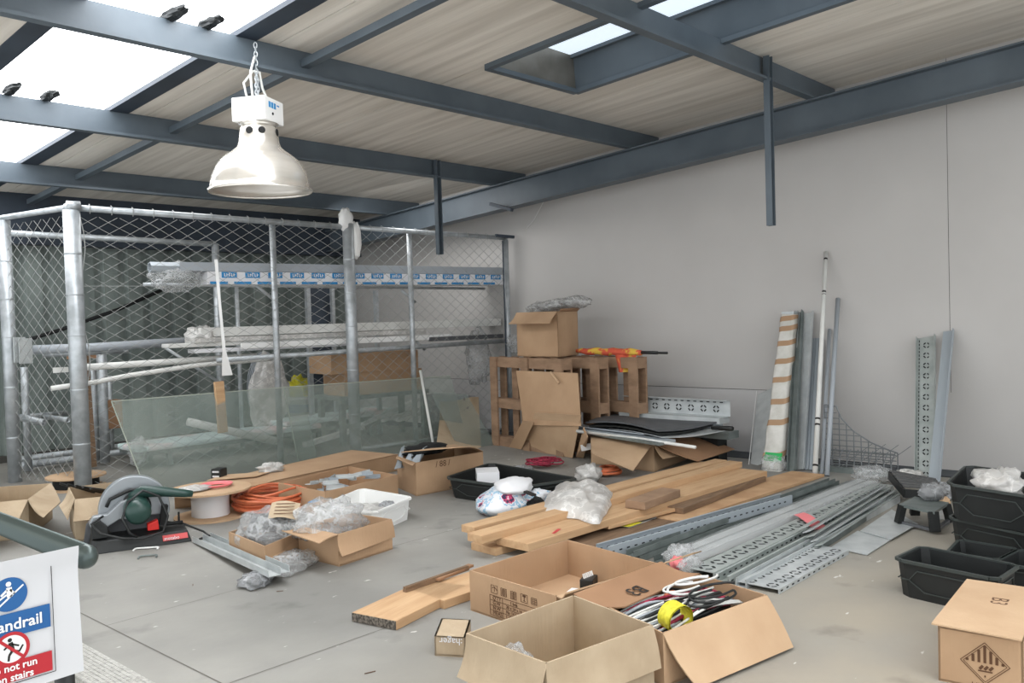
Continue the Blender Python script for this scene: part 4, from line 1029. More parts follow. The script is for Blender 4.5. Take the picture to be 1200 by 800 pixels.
# ------------------------------------------------------------------ timber pile
def plank(label, n, f, w, t, z, mk='wood', grp='timber boards piled on the floor', zf=None, end='wood_end'):
    A = F(*n, z+t); B = F(*f, (z if zf is None else zf)+t); A.z = z+t/2; B.z = (z if zf is None else zf)+t/2
    d = (B-A).normalized(); b = MB(); b.beam(A, B, w, t); b.m[-6] = 0
    o = S('timber_board', b, [mk], label, 'timber board', grp, bevel=.003)
    # orient grain along the local x of the object
    me = o.data; ang = math.atan2(d.y, d.x); me.transform(Matrix.Rotation(-ang, 4, 'Z')); o.rotation_euler.z = ang
    return o
b = MB(); q = [F(742, 603, .012), F(928, 553, .012), F(966, 557, .012), F(800, 612, .012)]
b.slab(*q, .018); S('chipboard_sheet', b, ['chip'], 'wide chipboard sheet flat on the floor between timber and steel trays', 'board')
b = MB(); b.slab(F(660, 634, .008), F(742, 601, .008), F(800, 612, .008), F(720, 648, .008), .012); S('plywood_sheet', b, ['wood_dk'], 'greyish plywood sheet on the floor under the front of the grey tray', 'board')
b = MB(); b.slab(F(712, 614, .018), F(758, 599, .018), F(778, 603, .018), F(738, 618, .018), .004); b2 = b
o_ = S('faded_panel', b, ['galv2'], 'faded grey panel lying on the plywood between timber and tray', 'panel')
b = MB(); b.slab(F(706, 614, .024), F(724, 609, .024), F(752, 612, .024), F(738, 617, .024), .003)
S('yellow_card_strip', b, ['yellow'], 'yellow edged card strip lying by the grey perforated tray', 'card')
plank('lowest short board at the near end of the pile, sticking out left', (566, 639), (700, 603), .19, .038, 0.0)
plank('wide board with a red mark, largest of the timber pile', (600, 633), (882, 550), .22, .04, .045)
plank('dark weathered board low on the right side of the pile', (790, 594), (888, 557), .12, .035, .022, 'wood_dk')
plank('pale board with a blunt end beside the plywood sheet', (704, 614), (800, 589), .12, .02, .03)
plank('narrow board lying on the wide one, nearest the camera', (556, 626), (862, 540), .105, .040, .084)
plank('narrow board on the pile, second from the nearest, longest to the left', (548, 616), (845, 538), .10, .038, .084)
plank('brown board at the back edge of the timber pile', (590, 603), (825, 541), .10, .045, .04)
plank('short brown block lying across the top of the timber pile', (744, 587), (786, 572), .13, .045, .088, 'pallet')
b = MB(); P_ = F(652, 622, .0865); 
o_ = [o for o in bpy.data.objects if o.get('label', '').startswith('wide board with')][0]
b.box((P_.x, P_.y, .0862), (.10, .018, .0008), .35); mk_ = build('red_mark', b, ['pinkred'], None)
mk_.data.transform(Matrix.Translation(-V(o_.location))); mk_.data.transform(Matrix.Rotation(-o_.rotation_euler.z, 4, 'Z')); mk_.parent = o_
# scaffold board and second board in front
FB = 'boards on the open floor by the symbol box'
plank('thick scaffold board with rough dark end, lying on the open floor', (438, 722), (522, 682), .225, .038, 0.0, grp=FB)
plank('second board behind the scaffold board, running under the symbol box', (500, 697), (590, 668), .22, .038, 0.0, grp=FB)
sb = [o for o in bpy.data.objects if o.get('label', '').startswith('thick scaffold')][0]
xs_ = [v.co.x for v in sb.data.vertices]; ys_ = [v.co.y for v in sb.data.vertices]; zs_ = [v.co.z for v in sb.data.vertices]
b = MB(); b.box((min(xs_)-.0015, (min(ys_)+max(ys_))/2, (min(zs_)+max(zs_))/2), (.003, max(ys_)-min(ys_)-.004, max(zs_)-min(zs_)-.004))
e_ = build('rough_end', b, ['wood_end'], None); e_.parent = sb
b = MB(); a_, c_ = F(474, 692, .045), F(548, 666, .045); d_ = (c_-a_).normalized(); b.beam(a_, c_, .02, .012)
k = 46
for i in range(k): b.box(lerp(a_, c_, (i+.5)/k)+V((0, 0, .010)), (.006, .018, .012), math.atan2(d_.y, d_.x))
S('toothed_strip', b, ['wood_dk'], 'dark toothed strip lying along the back edge of the boards', 'strip')
b = MB(); b.beam(F(512, 679, .05), F(552, 662, .05), .03, .01); S('brown_strip', b, ['card_dk'], 'brown strip lying behind the dark toothed strip', 'strip')

# ------------------------------------------------------------------ steel trays on the floor
tray('blue-grey perforated tray with slotted rim, left edge of the steel pile', F(706, 640, .08), F(921, 580, .08), .085, .055, 'blue_tr', (0,), .03, r=.018)
for i, (n_, f_, w_, z_, lab) in enumerate((((744, 650), (988, 563), .06, .002, 'dark steel channel left, lying right of the blue-grey tray'), ((772, 652), (1004, 563), .06, .002, 'dark steel channel right, beside the film-wrapped trays'), ((738, 645), (975, 560), .045, .034, 'thin dark steel channel on top of the other channels'))):
    A, B = F(*n_, z_+.03), F(*f_, z_+.03); A.z = B.z = z_; b = MB(); b.prof([(-w_/2, 0), (w_/2, 0), (w_/2, .03), (w_/2-.004, .03), (w_/2-.004, .004), (-w_/2+.004, .004), (-w_/2+.004, .03), (-w_/2, .03)], A, B)
    S('steel_channel', b, ['galvdk'], lab, 'steel channel', 'dark channels on the floor')
# film wrapped trays
A, B = F(800, 650, .045), F(1016, 563, .045); A.z = B.z = .004
FW = T('wrapped_trays', 'steel trays in torn clear film lying in the middle of the steel pile', 'cable tray', (*((A+B)/2).xy, 0))
b = MB()
for (o_, w_) in ((.035, .055), (-.035, .055)):
    d = (B-A).normalized(); sd = V((-d.y, d.x, 0)); bb = MB(); bb.prof([(-w_/2, 0), (w_/2, 0), (w_/2, .045), (-w_/2, .045)], A+sd*o_, B+sd*o_); build('tray_length', bb, ['galv2' if o_ else 'galv'], FW)
d = (B-A).normalized(); sd = V((-d.y, d.x, 0))
b.grid(lambda s, t: lerp(A, B, s)+sd*((t-.5)*.17)+V((0, 0, .049+.004*noise.noise(V((s*14, t*3, 0)))+.002*math.cos(t*20)-(.03 if abs(t-.5) > .45 else 0))), 120, 12)
build('film_cover', b, ['filmsheet'], FW, True)
b = MB(); b.blob(F(795, 650, .05), (.09, .06, .05), 71, .4, flat=-.8); S('film_scrap', b, ['film'], 'bunched clear film at the near end of the wrapped trays', 'film', 'film scraps on the steel pile', smooth=True)
b = MB(); b.blob(F(810, 662, .05), (.07, .05, .04), 72, .4, flat=-.8); b.mi = 1; b.blob(F(794, 660, .045), (.04, .035, .03), 73, .4, flat=-.8)
S('film_scrap', b, ['film', 'pink'], 'bunched film with pink tape just right of the symbol box flap', 'film', 'film scraps on the steel pile', smooth=True)
tray('long pale perforated tray with ring-shaped holes, middle of the steel pile', F(822, 668, .05), F(1036, 567, .05), .12, .05, 'galv', (.0,), .0, flip=True, r=.034, step=.105)
tray('narrow slotted tray rail right of the ring-holed tray', F(846, 675, .04), F(1046, 573, .04), .07, .045, 'galv', (.0,), .0, r=.010, step=.05)
for i, (n_, f_, w_, z_, mk) in enumerate((((868, 678), (1050, 580), .05, .0, 'galv2'),)):
    A, B = F(*n_, .04), F(*f_, .04); A.z = B.z = z_; b = MB(); b.prof([(-w_/2, 0), (w_/2, 0), (w_/2, .04), (w_/2-.004, .04), (w_/2-.004, .004), (-w_/2+.004, .004), (-w_/2+.004, .04), (-w_/2, .04)], A, B)
    S('steel_channel', b, [mk], 'pale steel channel beside the slotted tray rail', 'steel channel')
tray('short wide perforated tray lying lowest at the right front of the pile', F(888, 686, .02), F(972, 641, .02), .19, .022, 'galv2', (-.05, .05), .0, flip=True, r=.024, step=.075)
# ribbed bundle
A, B = F(945, 645), F(1042, 583)
A.z = B.z = 0; d = (B-A).normalized(); sd = V((-d.y, d.x, 0))
RB = T('ribbed_trunking_bundle', 'bundle of five nested grey strips lying on the right side of the steel pile', 'trunking', (*((A+B)/2).xy, 0), None)
for k in range(5):
    o_ = sd*(-.06+.03*k); b = MB(); z_ = .02+.012*k; b.prof([(-.02, -.016), (.02, 0), (.02, .006), (-.02, -.010)], A+o_+V((0, 0, z_+.02))+d*(.03*k), B+o_+V((0, 0, z_+.02)))
    build('strip', b, ['galv2' if k % 2 else 'galv'], RB)
b = MB(); b.beam(A+V((0, 0, .014)), B+V((0, 0, .014)), .13, .026); build('strip_base', b, ['galvdk'], RB)
# flat sheets
for (pts, z, lab) in (([(974, 641), (1016, 650), (1043, 633), (1005, 622)], .006, 'plain galvanised flat sheet on the floor, nearer the camera'),
                      ([(1008, 622), (1044, 632), (1076, 614), (1045, 597)], .012, 'plain galvanised flat sheet on the floor, by the small black stand')):
    q = [F(x, y, z) for x, y in pts]; b = MB(); b.slab(*q, .004); S('flat_steel_sheet', b, ['galv2'], lab, 'sheet', 'flat steel sheets on the floor')
# pink tape
q = [F(930, 603, .062), F(942, 600, .062), F(970, 616, .062), F(955, 619, .062)]; b = MB()
b.grid(lambda s, t: bil(q, t, s)+V((0, 0, .006*math.sin(s*5))), 8, 2); S('pink_tape', b, ['pink'], 'strip of pink tape lying across the ring-holed tray', 'tape')
b = MB(); b.blob(F(1022, 556, .06), (.16, .12, .06), 81, .4, flat=-.8); S('film_scrap', b, ['film'], 'clear film lump at the far end of the trays by the slatted black crate', 'film', 'film scraps on the steel pile', smooth=True)
b = MB(); b.blob(F(1066, 560, .05), (.12, .1, .05), 82, .4, flat=-.8); S('film_scrap', b, ['film2'], 'whitish film between the leaning tray and the slatted black crate', 'film', 'film scraps on the steel pile', smooth=True)
b = MB(); b.blob(F(1108, 575, .05), (.1, .09, .05), 83, .4, flat=-.8); S('film_scrap', b, ['filmg'], 'grey film lump at the wall foot left of the black bins', 'film', 'film scraps on the steel pile', smooth=True)
print('steel ok')

# ------------------------------------------------------------------ left group: boxes, saw, reels, cable
def free_flap(top, i, pts): return (i, pts[0], pts[1])
# box at the far left
h_ = HZ(F(36, 630), 585)
rim = [F(-40, 592, h_), F(33, 585, h_), F(60, 566, h_), F(-14, 571, h_)]
_, tp, _, _ = carton('open dusty carton cut off by the left photo edge, flaps splayed', rim, h_, flaps=[
    (1, F(51, 606, h_*.72), F(71, 588, h_*.75)), (0, F(-60, 628, h_*.6), F(21, 611, h_*.6))], mk='card_grey')
# second box with black rods
h_ = HZ(F(85, 634), 585)
rim = [F(87, 585, h_), F(152, 579, h_), F(146, 563, h_), F(80, 571, h_)]
_, tp, _, _ = carton('open dusty carton behind the chop saw with black rods inside', rim, h_, flaps=[
    (3, F(69, 592, h_*.75), F(79, 609, h_*.72)), (0, F(86, 611, h_*.60), F(150, 603, h_*.60)), (2, F(204, 570, h_*1.05), F(140, 560, h_*1.1))] if 0 else [(3, F(69, 592, h_*.75), F(79, 609, h_*.72)), (0, F(86, 611, h_*.60), F(150, 603, h_*.60))], mk='card_grey')
c_ = sum(tp, V())/4
for i in range(5):
    b = MB(); a_ = F(70+9*i, 566+1.5*i, h_+.03); e_ = F(112+6*i, 580-1.0*i, h_-.07); b.tube([a_, e_], .008, 6)
    S('black_rod', b, ['black'], 'thin black rod sticking out of the dusty carton behind the chop saw', 'rod', 'black rods in the dusty carton')
# plywood cable drum head lying behind the corner post
def drum(label, cx, cy, zb, rf, rc, hc, mkc='paper', up=True, r_top=None, grp=None):
    T_ = T('cable_drum', label, 'cable drum', (cx, cy, zb), grp)
    def disc(z, r, nm):
        b = MB(); b.lathe([(.001, z), (r, z), (r, z+.012), (.02, z+.012), (.02, z+.002)], (cx, cy, 0), 48); return build(nm, b, ['card_in'], T_)
    disc(zb, rf, 'flange'); disc(zb+.012+hc, r_top or rf, 'flange')
    b = MB(); b.lathe([(rc, zb+.012), (rc, zb+.012+hc)], (cx, cy, 0), 36); build('core', b, [mkc], T_, True)
    return T_
c_ = F(89, 556, .1); drum('pale wooden cable drum lying flat behind the foot of the fence corner post', c_.x, c_.y, 0, .21, .16, .075, 'blackdk')
c_ = F(252, 606); dh = HZ(c_, 571)-.02
drum('wooden cable drum with a white core, standing on end right of the chop saw', c_.x, c_.y+.05, 0, .22, .115, dh-.012, 'paper', r_top=.25)
DT = V((c_.x, c_.y+.05, dh+.013))
def coil(b, c, r, n, tr, seed, wob=.1, h=.02, seg=40):
    rr = random.Random(seed); pts = []
    for k in range(n*seg):
        a = 2*math.pi*k/seg; q = 1+wob*noise.noise(V((a*.35, seed, 0)))
        pts.append(V(c)+V((math.cos(a)*r*q, math.sin(a)*r*q*.9, tr+h*(.5+.5*noise.noise(V((a*.5, seed+5, 1)))))))
    b.tube(pts, tr, 6)
b = MB()
for k in range(4): coil(b, DT+V((.04, -.01, .0+.004*k)), .075+.008*k, 2, .004, k+3, .05, .006)
S('pink_tubing_coil', b, ['pink'], 'coil of thin pink tubing lying on the white-cored cable drum', 'coil', smooth=True)
b = MB(); b.blob(DT+V((-.10, .0, .012)), (.10, .09, .016), 5, .3, flat=-.6); S('film_bag', b, ['film2'], 'flat clear bag next to the pink coil on the cable drum', 'bag', smooth=True)
# long flat carton behind
h_ = .13
rim = [F(212, 583, h_), F(322, 566, h_), F(462, 532, h_), F(350, 541, h_)]
rimL = [F(208, 578, h_), F(300, 572, h_), F(470, 533, h_), F(385, 529, h_)]
p0, p1, p2 = F(200, 572, h_), F(330, 560, h_), F(466, 531, h_)
A_, Bq = F(206, 570, h_), F(428, 529, h_)
Cq, Dq = F(466, 531, h_), F(318, 562, h_)
carton('long flat closed carton lying along the foot of the clear sheets', [F(204, 573, h_), F(322, 563, h_), F(466, 532, h_), F(412, 527, h_)], h_, flaps=[(0, F(200, 579, h_-.02), F(250, 583, h_-.05))], mk='card', open_=False)
b = MB(); b.box(F(257, 560, h_+.0)+V((0, 0, .035)), (.085, .075, .07), .5); bb = S('black_socket_box', b, ['black'], 'small black box on the left end of the long flat carton', 'box', bevel=.004)
b = MB(); cc = F(257, 560, h_)+V((0, 0, .035)); Rk = Matrix.Rotation(.5, 3, 'Z')
for k in (-1, 1): b.box(cc+Rk @ V((-.0435, 0, .016*k)), (.004, .05, .012), .5)
e_ = build('pale_stripe', b, ['paper'], None); e_.data.transform(Matrix.Translation(-WL[bb.name])); e_.parent = bb
b = MB(); b.blob(F(318, 549, h_+.02), (.10, .07, .04), 33, .5, flat=-.5); S('film_ball', b, ['film2'], 'crumpled whitish film on top of the long flat carton', 'film', smooth=True)
b = MB(); q = [F(242, 563, h_+.012), F(300, 558, h_+.012), F(316, 553, h_+.012), F(262, 556, h_+.012)]; b.slab(*q, .004); S('cardboard_flap_piece', b, ['card_in'], 'flat cardboard piece lying on the long carton beside the black box', 'cardboard')
# carton with grey brackets
B_ = F(376, 584); h_ = .15
rim = [F(326, 566, h_), F(381, 576, h_), F(466, 556, h_), F(408, 546, h_)]
_, tp, _, _ = carton('open carton full of grey metal brackets, behind the white crate', rim, h_, mk='card')
cc = sum(tp, V())/4; ux = (tp[2]-tp[1]).normalized(); uy = (tp[1]-tp[0]).normalized()
for i in range(16):
    b = MB(); a = rnd.uniform(0, 3.14); c1 = cc+ux*rnd.uniform(-.26, .26)+uy*rnd.uniform(-.10, .10)+V((0, 0, rnd.uniform(-.05, .0)))
    d = V((math.cos(a), math.sin(a), rnd.uniform(-.2, .2))); L_ = rnd.uniform(.08, .13)
    b.prof([(-.02, 0), (.02, 0), (.02, .025), (.016, .025), (.016, .004), (-.02, .004)], c1-d*L_/2, c1+d*L_/2)
    S('steel_bracket', b, ['galv2' if i % 3 else 'blue_tr'], 'grey metal bracket jumbled in the open carton behind the white crate', 'bracket', 'brackets in the open carton')
# carton with writing
B_ = F(487, 580); h_ = HZ(B_, 541)
rim = [F(465, 534, h_), F(487, 542, h_), F(566, 529, h_), F(532, 521, h_)]
_, tp, _, body = carton('open carton with scribbled pen marks, right of the bracket carton', rim, h_, flaps=[(2, F(544, 524, h_+.10), F(470, 530, h_+.09)), (0, F(464, 536, h_+.045), F(484, 545, h_+.04))], mk='card')
u_ = (tp[2]-tp[1]).normalized(); P_ = lerp(tp[1], tp[2], .28)-V((0, 0, .055)); nrm_ = u_.cross(V((0, 0, 1)))
txt('/ 88 /', P_+nrm_*.001, u_, V((0, 0, 1)), .06, 'inkbrown', body)
b = MB()
for i in range(3): b.slab(*[w+V((.0, 0, -.01)) for w in (F(462+6*i, 548-i, h_-.06), F(470+10*i, 546-i, h_-.05), F(474+14*i, 520, h_+.07), F(470+13*i, 523, h_+.06))], .004)
S('grey_bracket_sheets', b, ['blue_tr'], 'bent grey metal pieces leaning at the left end of the scribbled carton', 'bracket')
b = MB(); b.blob(F(500, 527, h_+.02), (.2, .1, .05), 91, .4, flat=-.5); S('black_bag', b, ['blackdk'], 'black plastic bag bunched behind the scribbled carton', 'bag', smooth=True)
# flat-tub function for crates
def crate(label, rim, h, zb=0.0, mk='black', wall=.006, taper=.1, name='plastic_crate', rimw=.014, ribs=True, grp=None, cham=0.0, lip=None, low=None):
    top = [v.copy() for v in rim] if isinstance(rim[0], V) else [F(x, y, zb+h) for x, y in rim]
    c = sum(top, V())/4; bot = [V((c.x+(p.x-c.x)*(1-taper), c.y+(p.y-c.y)*(1-taper), zb)) for p in top]
    if low is not None:                     # lowered corners: open front
        for i in low: top[i].z = zb+h*.55
    o = T(name, label, 'crate', (c.x, c.y, zb), grp)
    b = MB()
    def oct_(q, k):
        r = []
        for i in range(4):
            p, a_, c2 = q[i], q[i-1], q[(i+1) % 4]
            r += [lerp(p, a_, k), lerp(p, c2, k)]
        return r
    k = .06+cham
    T8, B8 = oct_(top, k), oct_(bot, k+.02)
    inn = lambda q, f: [w+(V((c.x, c.y, w.z))-w).normalized()*f for w in q]
    Ti, Bi = inn(T8, wall), [w+V((0, 0, wall)) for w in inn(B8, wall)]
    n = 8; fs = []
    for i in range(n):
        j = (i+1) % n; fs += [(i, j, n+j, n+i), (2*n+j, 2*n+i, 3*n+i, 3*n+j), (n+i, n+j, 3*n+j, 3*n+i)]
    fs += [tuple(range(n))[::-1], tuple(range(2*n, 3*n))]
    b.add(B8+T8+Bi+Ti, fs); build('tub', b, [mk], o)
    b = MB(); out = [w+(w-V((c.x, c.y, w.z))).normalized()*rimw*.6 for w in T8]
    for i in range(n): b.beam(out[i], out[(i+1) % n], rimw, rimw)
    build('rim', b, ['blackrib' if mk == 'black' else mk], o)
    if ribs:
        b = MB()
        for i in (0, 1, 2, 3):
            p, q2 = top[i], top[(i+1) % 4]; pb, qb = bot[i], bot[(i+1) % 4]
            pt = lambda s, t: bil([pb, qb, q2, p], s, t)+((pt0(p, q2)-c).normalized()*.003)
            pt0 = lambda a_, b_: V((((a_+b_)/2).x, ((a_+b_)/2).y, c.z))
            for (s0, t0, s1, t1) in ((.22, .78, .78, .78), (.28, .22, .72, .22), (.22, .78, .12, .5), (.12, .5, .28, .22), (.78, .78, .88, .5), (.88, .5, .72, .22), (.12, .5, .03, .5), (.88, .5, .97, .5)):
                b.beam(pt(s0, t0), pt(s1, t1), .004, .004)
        build('relief_rib', b, ['blackrib' if mk == 'black' else mk], o)
    return o, top, c
# white crate
wh = .125; B_ = F(455, 617); 
o_, tp, c_ = crate('white plastic crate on the floor with bubble wrap inside', [F(366, 597, wh+.0), F(440, 600, wh), F(482, 583, wh), F(424, 573, wh)], wh, 0, 'white', ribs=True, taper=.05, rimw=.012)
b = MB(); b.blob(V((c_.x-.05, c_.y, .06)), (.2, .12, .05), 17, .4, flat=-.7); S('film_filling', b, ['film2'], 'clear film lying inside the white crate', 'film', smooth=True)
b = MB(); b.blob(V((c_.x+.12, c_.y-.05, .06)), (.08, .06, .05), 18, .35, flat=-.7); S('pale_sack', b, ['filmg'], 'small greyish bag at the right end inside the white crate', 'bag', smooth=True)
b = MB(); b.box(V((c_.x+.03, c_.y-.12, .07)), (.10, .05, .03), .4); S('black_part', b, ['black'], 'small black part lying inside the white crate', 'part')
# orange cable coil
c_ = F(322, 598)
b = MB()
for k in range(9): coil(b, (c_.x, c_.y+.05, .008*k), .235-.007*(k % 4), 2, .008, k*1.7, .10, .06)
for k in range(3): coil(b, (c_.x+.01, c_.y+.04, .06+.01*k), .20-.02*k, 1, .008, k*2.9+40, .25, .07)
S('orange_cable_coil', b, ['orange'], 'big loose coil of orange cable on the floor behind the bagged coil', 'cable', smooth=True)
# carton with bagged grey coil and label
B_ = F(309, 657); h_ = .12
rim = [F(268, 623, h_), F(310, 640, h_), F(368, 616, h_), F(326, 605, h_)]
_, tp, _, _ = carton('open carton holding a bagged grey coil, left of the film-filled carton', rim, h_, flaps=[(0, F(284, 650, .06), F(318, 658, .05)), (1, F(322, 655, .05), F(360, 638, .06))] if 0 else [(1, F(318, 654, .05), F(358, 637, .05))], mk='card')
cc = sum(tp, V())/4
BG = T('bagged_coil', 'dark grey coil in a clear bag with a pale paper label, resting in the carton', 'coil', (cc.x, cc.y, .03))
b = MB()
for k in range(6): coil(b, (cc.x, cc.y, .06+.022*k), .125-.008*abs(k-2), 2, .009, k*1.3, .06, .01)
build('coil', b, ['mat'], BG, True)
b = MB(); b.blob(V((cc.x, cc.y, .13)), (.185, .16, .12), 23, .22, flat=-.8, sub=36); build('clear_bag', b, ['film'], BG, True)
b = MB(); lp = F(333, 598, .235); uu = CR.copy(); uu.z = 0; uu.normalize(); vv = V((-uu.y, uu.x, 0))*.8+V((0, 0, .6)); 
b.grid(lambda s, t: lp+uu*((s-.5)*.15)+vv*((t-.5)*.11)+V((0, 0, .01*math.sin(s*4))), 6, 4); lb = build('paper_label', b, ['card_grey'], BG)
b = MB(); 
for k in range(4): b.add([lp+uu*(-.05)+vv*(.03-.022*k)+V((0, -.004, .012)), lp+uu*(.05)+vv*(.03-.022*k)+V((0, -.004, .012)), lp+uu*(.05)+vv*(.035-.022*k)+V((0, -.004, .012)), lp+uu*(-.05)+vv*(.035-.022*k)+V((0, -.004, .012))], [(0, 1, 2, 3)])
build('label_print', b, ['inkbrown'], lb)
b = MB(); P_ = F(293, 640, .05)
for k in range(5): b.box(P_+V((.012*k, -.006*k, .0)), (.008, .11, .08), -.5)
S('white_terminal_block', b, ['pvc'], 'stack of white ribbed plates at the front of the bagged coil carton', 'plates')
# film carton
B_ = F(398, 666); h_ = HZ(B_, 628)
rim = [F(349, 616, h_), F(396, 626, h_), F(459, 608, h_), F(412, 601, h_)]
o_, tp, _, _ = carton('open carton stuffed with clear film, front flap hanging down', rim, h_, flaps=[(0, F(330, 621, h_+.01), F(374, 636, h_+.0)), (1, F(401, 652, .06), F(463, 629, .06))], mk='card')
cc = sum(tp, V())/4
b = MB(); b.blob(cc+V((-.07, .05, .02)), (.20, .15, .10), 41, .4, flat=-.8, sub=36); b.mi = 1; P_ = F(368, 587, .24); b.box(P_, (.07, .03, .004), .3)
S('clear_film_heap', b, ['film', 'blue'], 'heap of clear film with a blue label spilling from the carton', 'film', smooth=True)
b = MB(); b.blob(F(348, 622, .13), (.05, .14, .05), 43, .4, flat=-.9, rz=.6); S('clear_film_tail', b, ['film'], 'twisted clear film tail hanging over the carton flap', 'film', smooth=True)
# trunking lengths with bag
a_, c_ = F(232, 635), F(322, 675, .05); a_.z = .006
TB = T('galvanised_channel', 'two nested galvanised channel lengths on the floor, front end propped on a bag', 'channel', tuple(a_))
for off, z_, w_ in ((0, .0, .06), (.05, .006, .045)):
    d = (c_-a_).normalized(); sd = V((-d.y, d.x, 0)); b = MB()
    b.prof([(-w_/2, 0), (w_/2, 0), (w_/2, .03), (w_/2-.003, .03), (w_/2-.003, .003), (-w_/2+.003, .003), (-w_/2+.003, .03), (-w_/2, .03)][::-1], a_+sd*off+V((0, 0, z_)), c_+sd*off+V((0, 0, z_)))
    build('channel_length', b, ['galv2'], TB)
c_ = F(304, 686); b = MB(); b.blob((c_.x, c_.y+.03, .022), (.075, .11, .03), 51, .3, flat=-.7, rz=-.6); S('hardware_bag', b, ['filmg'], 'small grey bag of fixings under the channel ends', 'bag', smooth=True)
c_ = F(345, 668); b = MB(); b.blob((c_.x, c_.y+.03, .03), (.16, .10, .045), 52, .4, flat=-.6, rz=.5); S('film_bag', b, ['film'], 'crumpled clear bag on the floor beside the channel ends', 'bag', smooth=True)
# white C-shaped handles
for (pa, pb, lab) in (((158, 643), (186, 641), 'white D-shaped handle lying on the floor in front of the chop saw'), ((163, 652), (184, 650), 'second thinner handle lying just in front of the white one')):
    p, q_ = F(*pa, .008), F(*pb, .008); d = (q_-p).normalized(); sd = V((d.y, -d.x, 0))
    b = MB(); b.tube([p+sd*.035, p, p+d*.01-sd*.008, q_-d*.01-sd*.008, q_, q_+sd*.035], .005, 8); S('door_pull', b, ['white' if pa[1] < 650 else 'galvdk'], lab, 'handle', smooth=True)

# ------------------------------------------------------------------ chop saw
A_ = F(104, 651); B_ = F(226, 634); ux = (B_-A_).normalized(); uy = V((-ux.y, ux.x, 0)); uz = V((0, 0, 1))
def L3(x, y, z): return A_+ux*x+uy*y+uz*z
CS = T('chop_saw', 'chop saw with grey blade guard and dark green motor on a black base', 'power saw', tuple(L3(.26, .14, 0)))
W_, Dp = .52, .27
def lprism(b, pts, y0, y1):                 # outline in x,z; swept along y
    n = len(pts); vs = [L3(x, y0, z) for x, z in pts]+[L3(x, y1, z) for x, z in pts]
    return b.add(vs, [(i, (i+1) % n, n+(i+1) % n, n+i) for i in range(n)]+[tuple(range(n))[::-1], tuple(range(n, 2*n))])
b = MB(); foot_ = [L3(0, .03, 0), L3(.03, 0, 0), L3(W_, 0, 0), L3(W_+.01, Dp, 0), L3(0, Dp, 0)]
tp_ = [L3(.02, .05, .07), L3(.05, .025, .06), L3(W_-.02, .02, .065), L3(W_-.02, Dp-.02, .075), L3(.02, Dp-.02, .075)]
b.add(foot_+tp_, [(0, 1, 6, 5), (1, 2, 7, 6), (2, 3, 8, 7), (3, 4, 9, 8), (4, 0, 5, 9), (5, 6, 7, 8, 9), (4, 3, 2, 1, 0)]); bs = build('base', b, ['black'], CS, bevel=.004)
b = MB(); b.slab(L3(W_-.15, -.003, .022), L3(W_-.02, -.003, .025), L3(W_-.022, .014, .052), L3(W_-.152, .014, .050), .003); lb = build('label', b, ['pinkred'], bs)
txt('metabo', L3(W_-.145, -.0065, .028), ux, (uz*.9+uy*.3), .026, 'paper', lb)
# guard: half-disc shell
gc = (.245, .19); gR = .185
b = MB(); n = 40
arc = [(gc[0]+gR*math.cos(math.pi*(1.08-1.16*k/n)), gc[1]+gR*math.sin(math.pi*(1.08-1.16*k/n))) for k in range(n+1)]
lprism(b, arc, .15, .215); build('blade_guard', b, ['greytool'], CS, bevel=.006)
b = MB(); pts = [V(L3(gc[0]+.172*math.cos(2*math.pi*k/36), .182, gc[1]+.172*math.sin(2*math.pi*k/36))) for k in range(36)]
b.add(pts, [tuple(range(36))]); b.add([p+uy*.004 for p in pts], [tuple(range(36))]); build('cutting_disc', b, ['mat'], CS)
# arm
b = MB(); lprism(b, [(.03, .10), (.01, .15), (.03, .185), (.10, .19), (.17, .25), (.24, .27), (.27, .22), (.24, .15), (.16, .155), (.08, .11)], .085, .145); build('arm', b, ['greytool'], CS, bevel=.006)
b = MB(); lprism(b, [(.02, .07), (.10, .07), (.10, .13), (.06, .17), (.02, .15)], .05, .20); build('pivot_bracket', b, ['black'], CS, bevel=.005)
b = MB(); lprism(b, [(-.02, .0), (.03, .0), (.05, .13), (.03, .16), (.0, .12)], .20, .24); build('side_plate', b, ['mat'], CS)
# motor
b = MB(); m0, m1 = L3(.25, .13, .21), L3(.25, -.05, .20)
b.tube([m0, lerp(m0, m1, .15), lerp(m0, m1, .5), lerp(m0, m1, .85), m1], [.066, .07, .07, .066, .045], 24); build('motor', b, ['green'], CS, True)
b = MB(); b.tube([m0+uy*.004, m0-uy*.03], .078, 24); build('motor_collar', b, ['black'], CS, True)
b = MB(); b.tube([L3(.22, .10, .27), L3(.28, .08, .295), L3(.38, .07, .285), L3(.50, .06, .262), L3(.54, .06, .255)], [.022, .034, .028, .022, .018], 14); build('handle', b, ['green'], CS, True)
b = MB(); b.tube([L3(.10, .12, .225), L3(.12, .12, .265), L3(.22, .12, .305), L3(.27, .12, .30), L3(.29, .12, .27)], .010, 10); build('carry_handle', b, ['black'], CS, True)
b = MB(); lprism(b, [(.30, .075), (.36, .075), (.355, .13), (.30, .11)], .07, .12); build('red_clamp_knob', b, ['red'], CS, bevel=.004)
b = MB(); b.tube([L3(.40, .12, .09), L3(.49, .12, .09)], .01, 8); b.tube([L3(.47, .12, .08), L3(.47, .12, .15)], .006, 8); b.beam(L3(.38, .12, .09), L3(.40, .12, .20), .05, .03); build('vice', b, ['blackdk'], CS)
b = MB(); b.tube([L3(.08, .06, .19), L3(.02, .03, .16), L3(.06, 0, .11), L3(.16, -.03, .075), L3(.27, -.03, .06), L3(.37, -.02, .08), L3(.40, .0, .16), L3(.36, .03, .27), L3(.28, .03, .31), L3(.20, .0, .26), L3(.17, -.02, .18), L3(.20, -.03, .10), L3(.24, -.03, .07)], .007, 8)
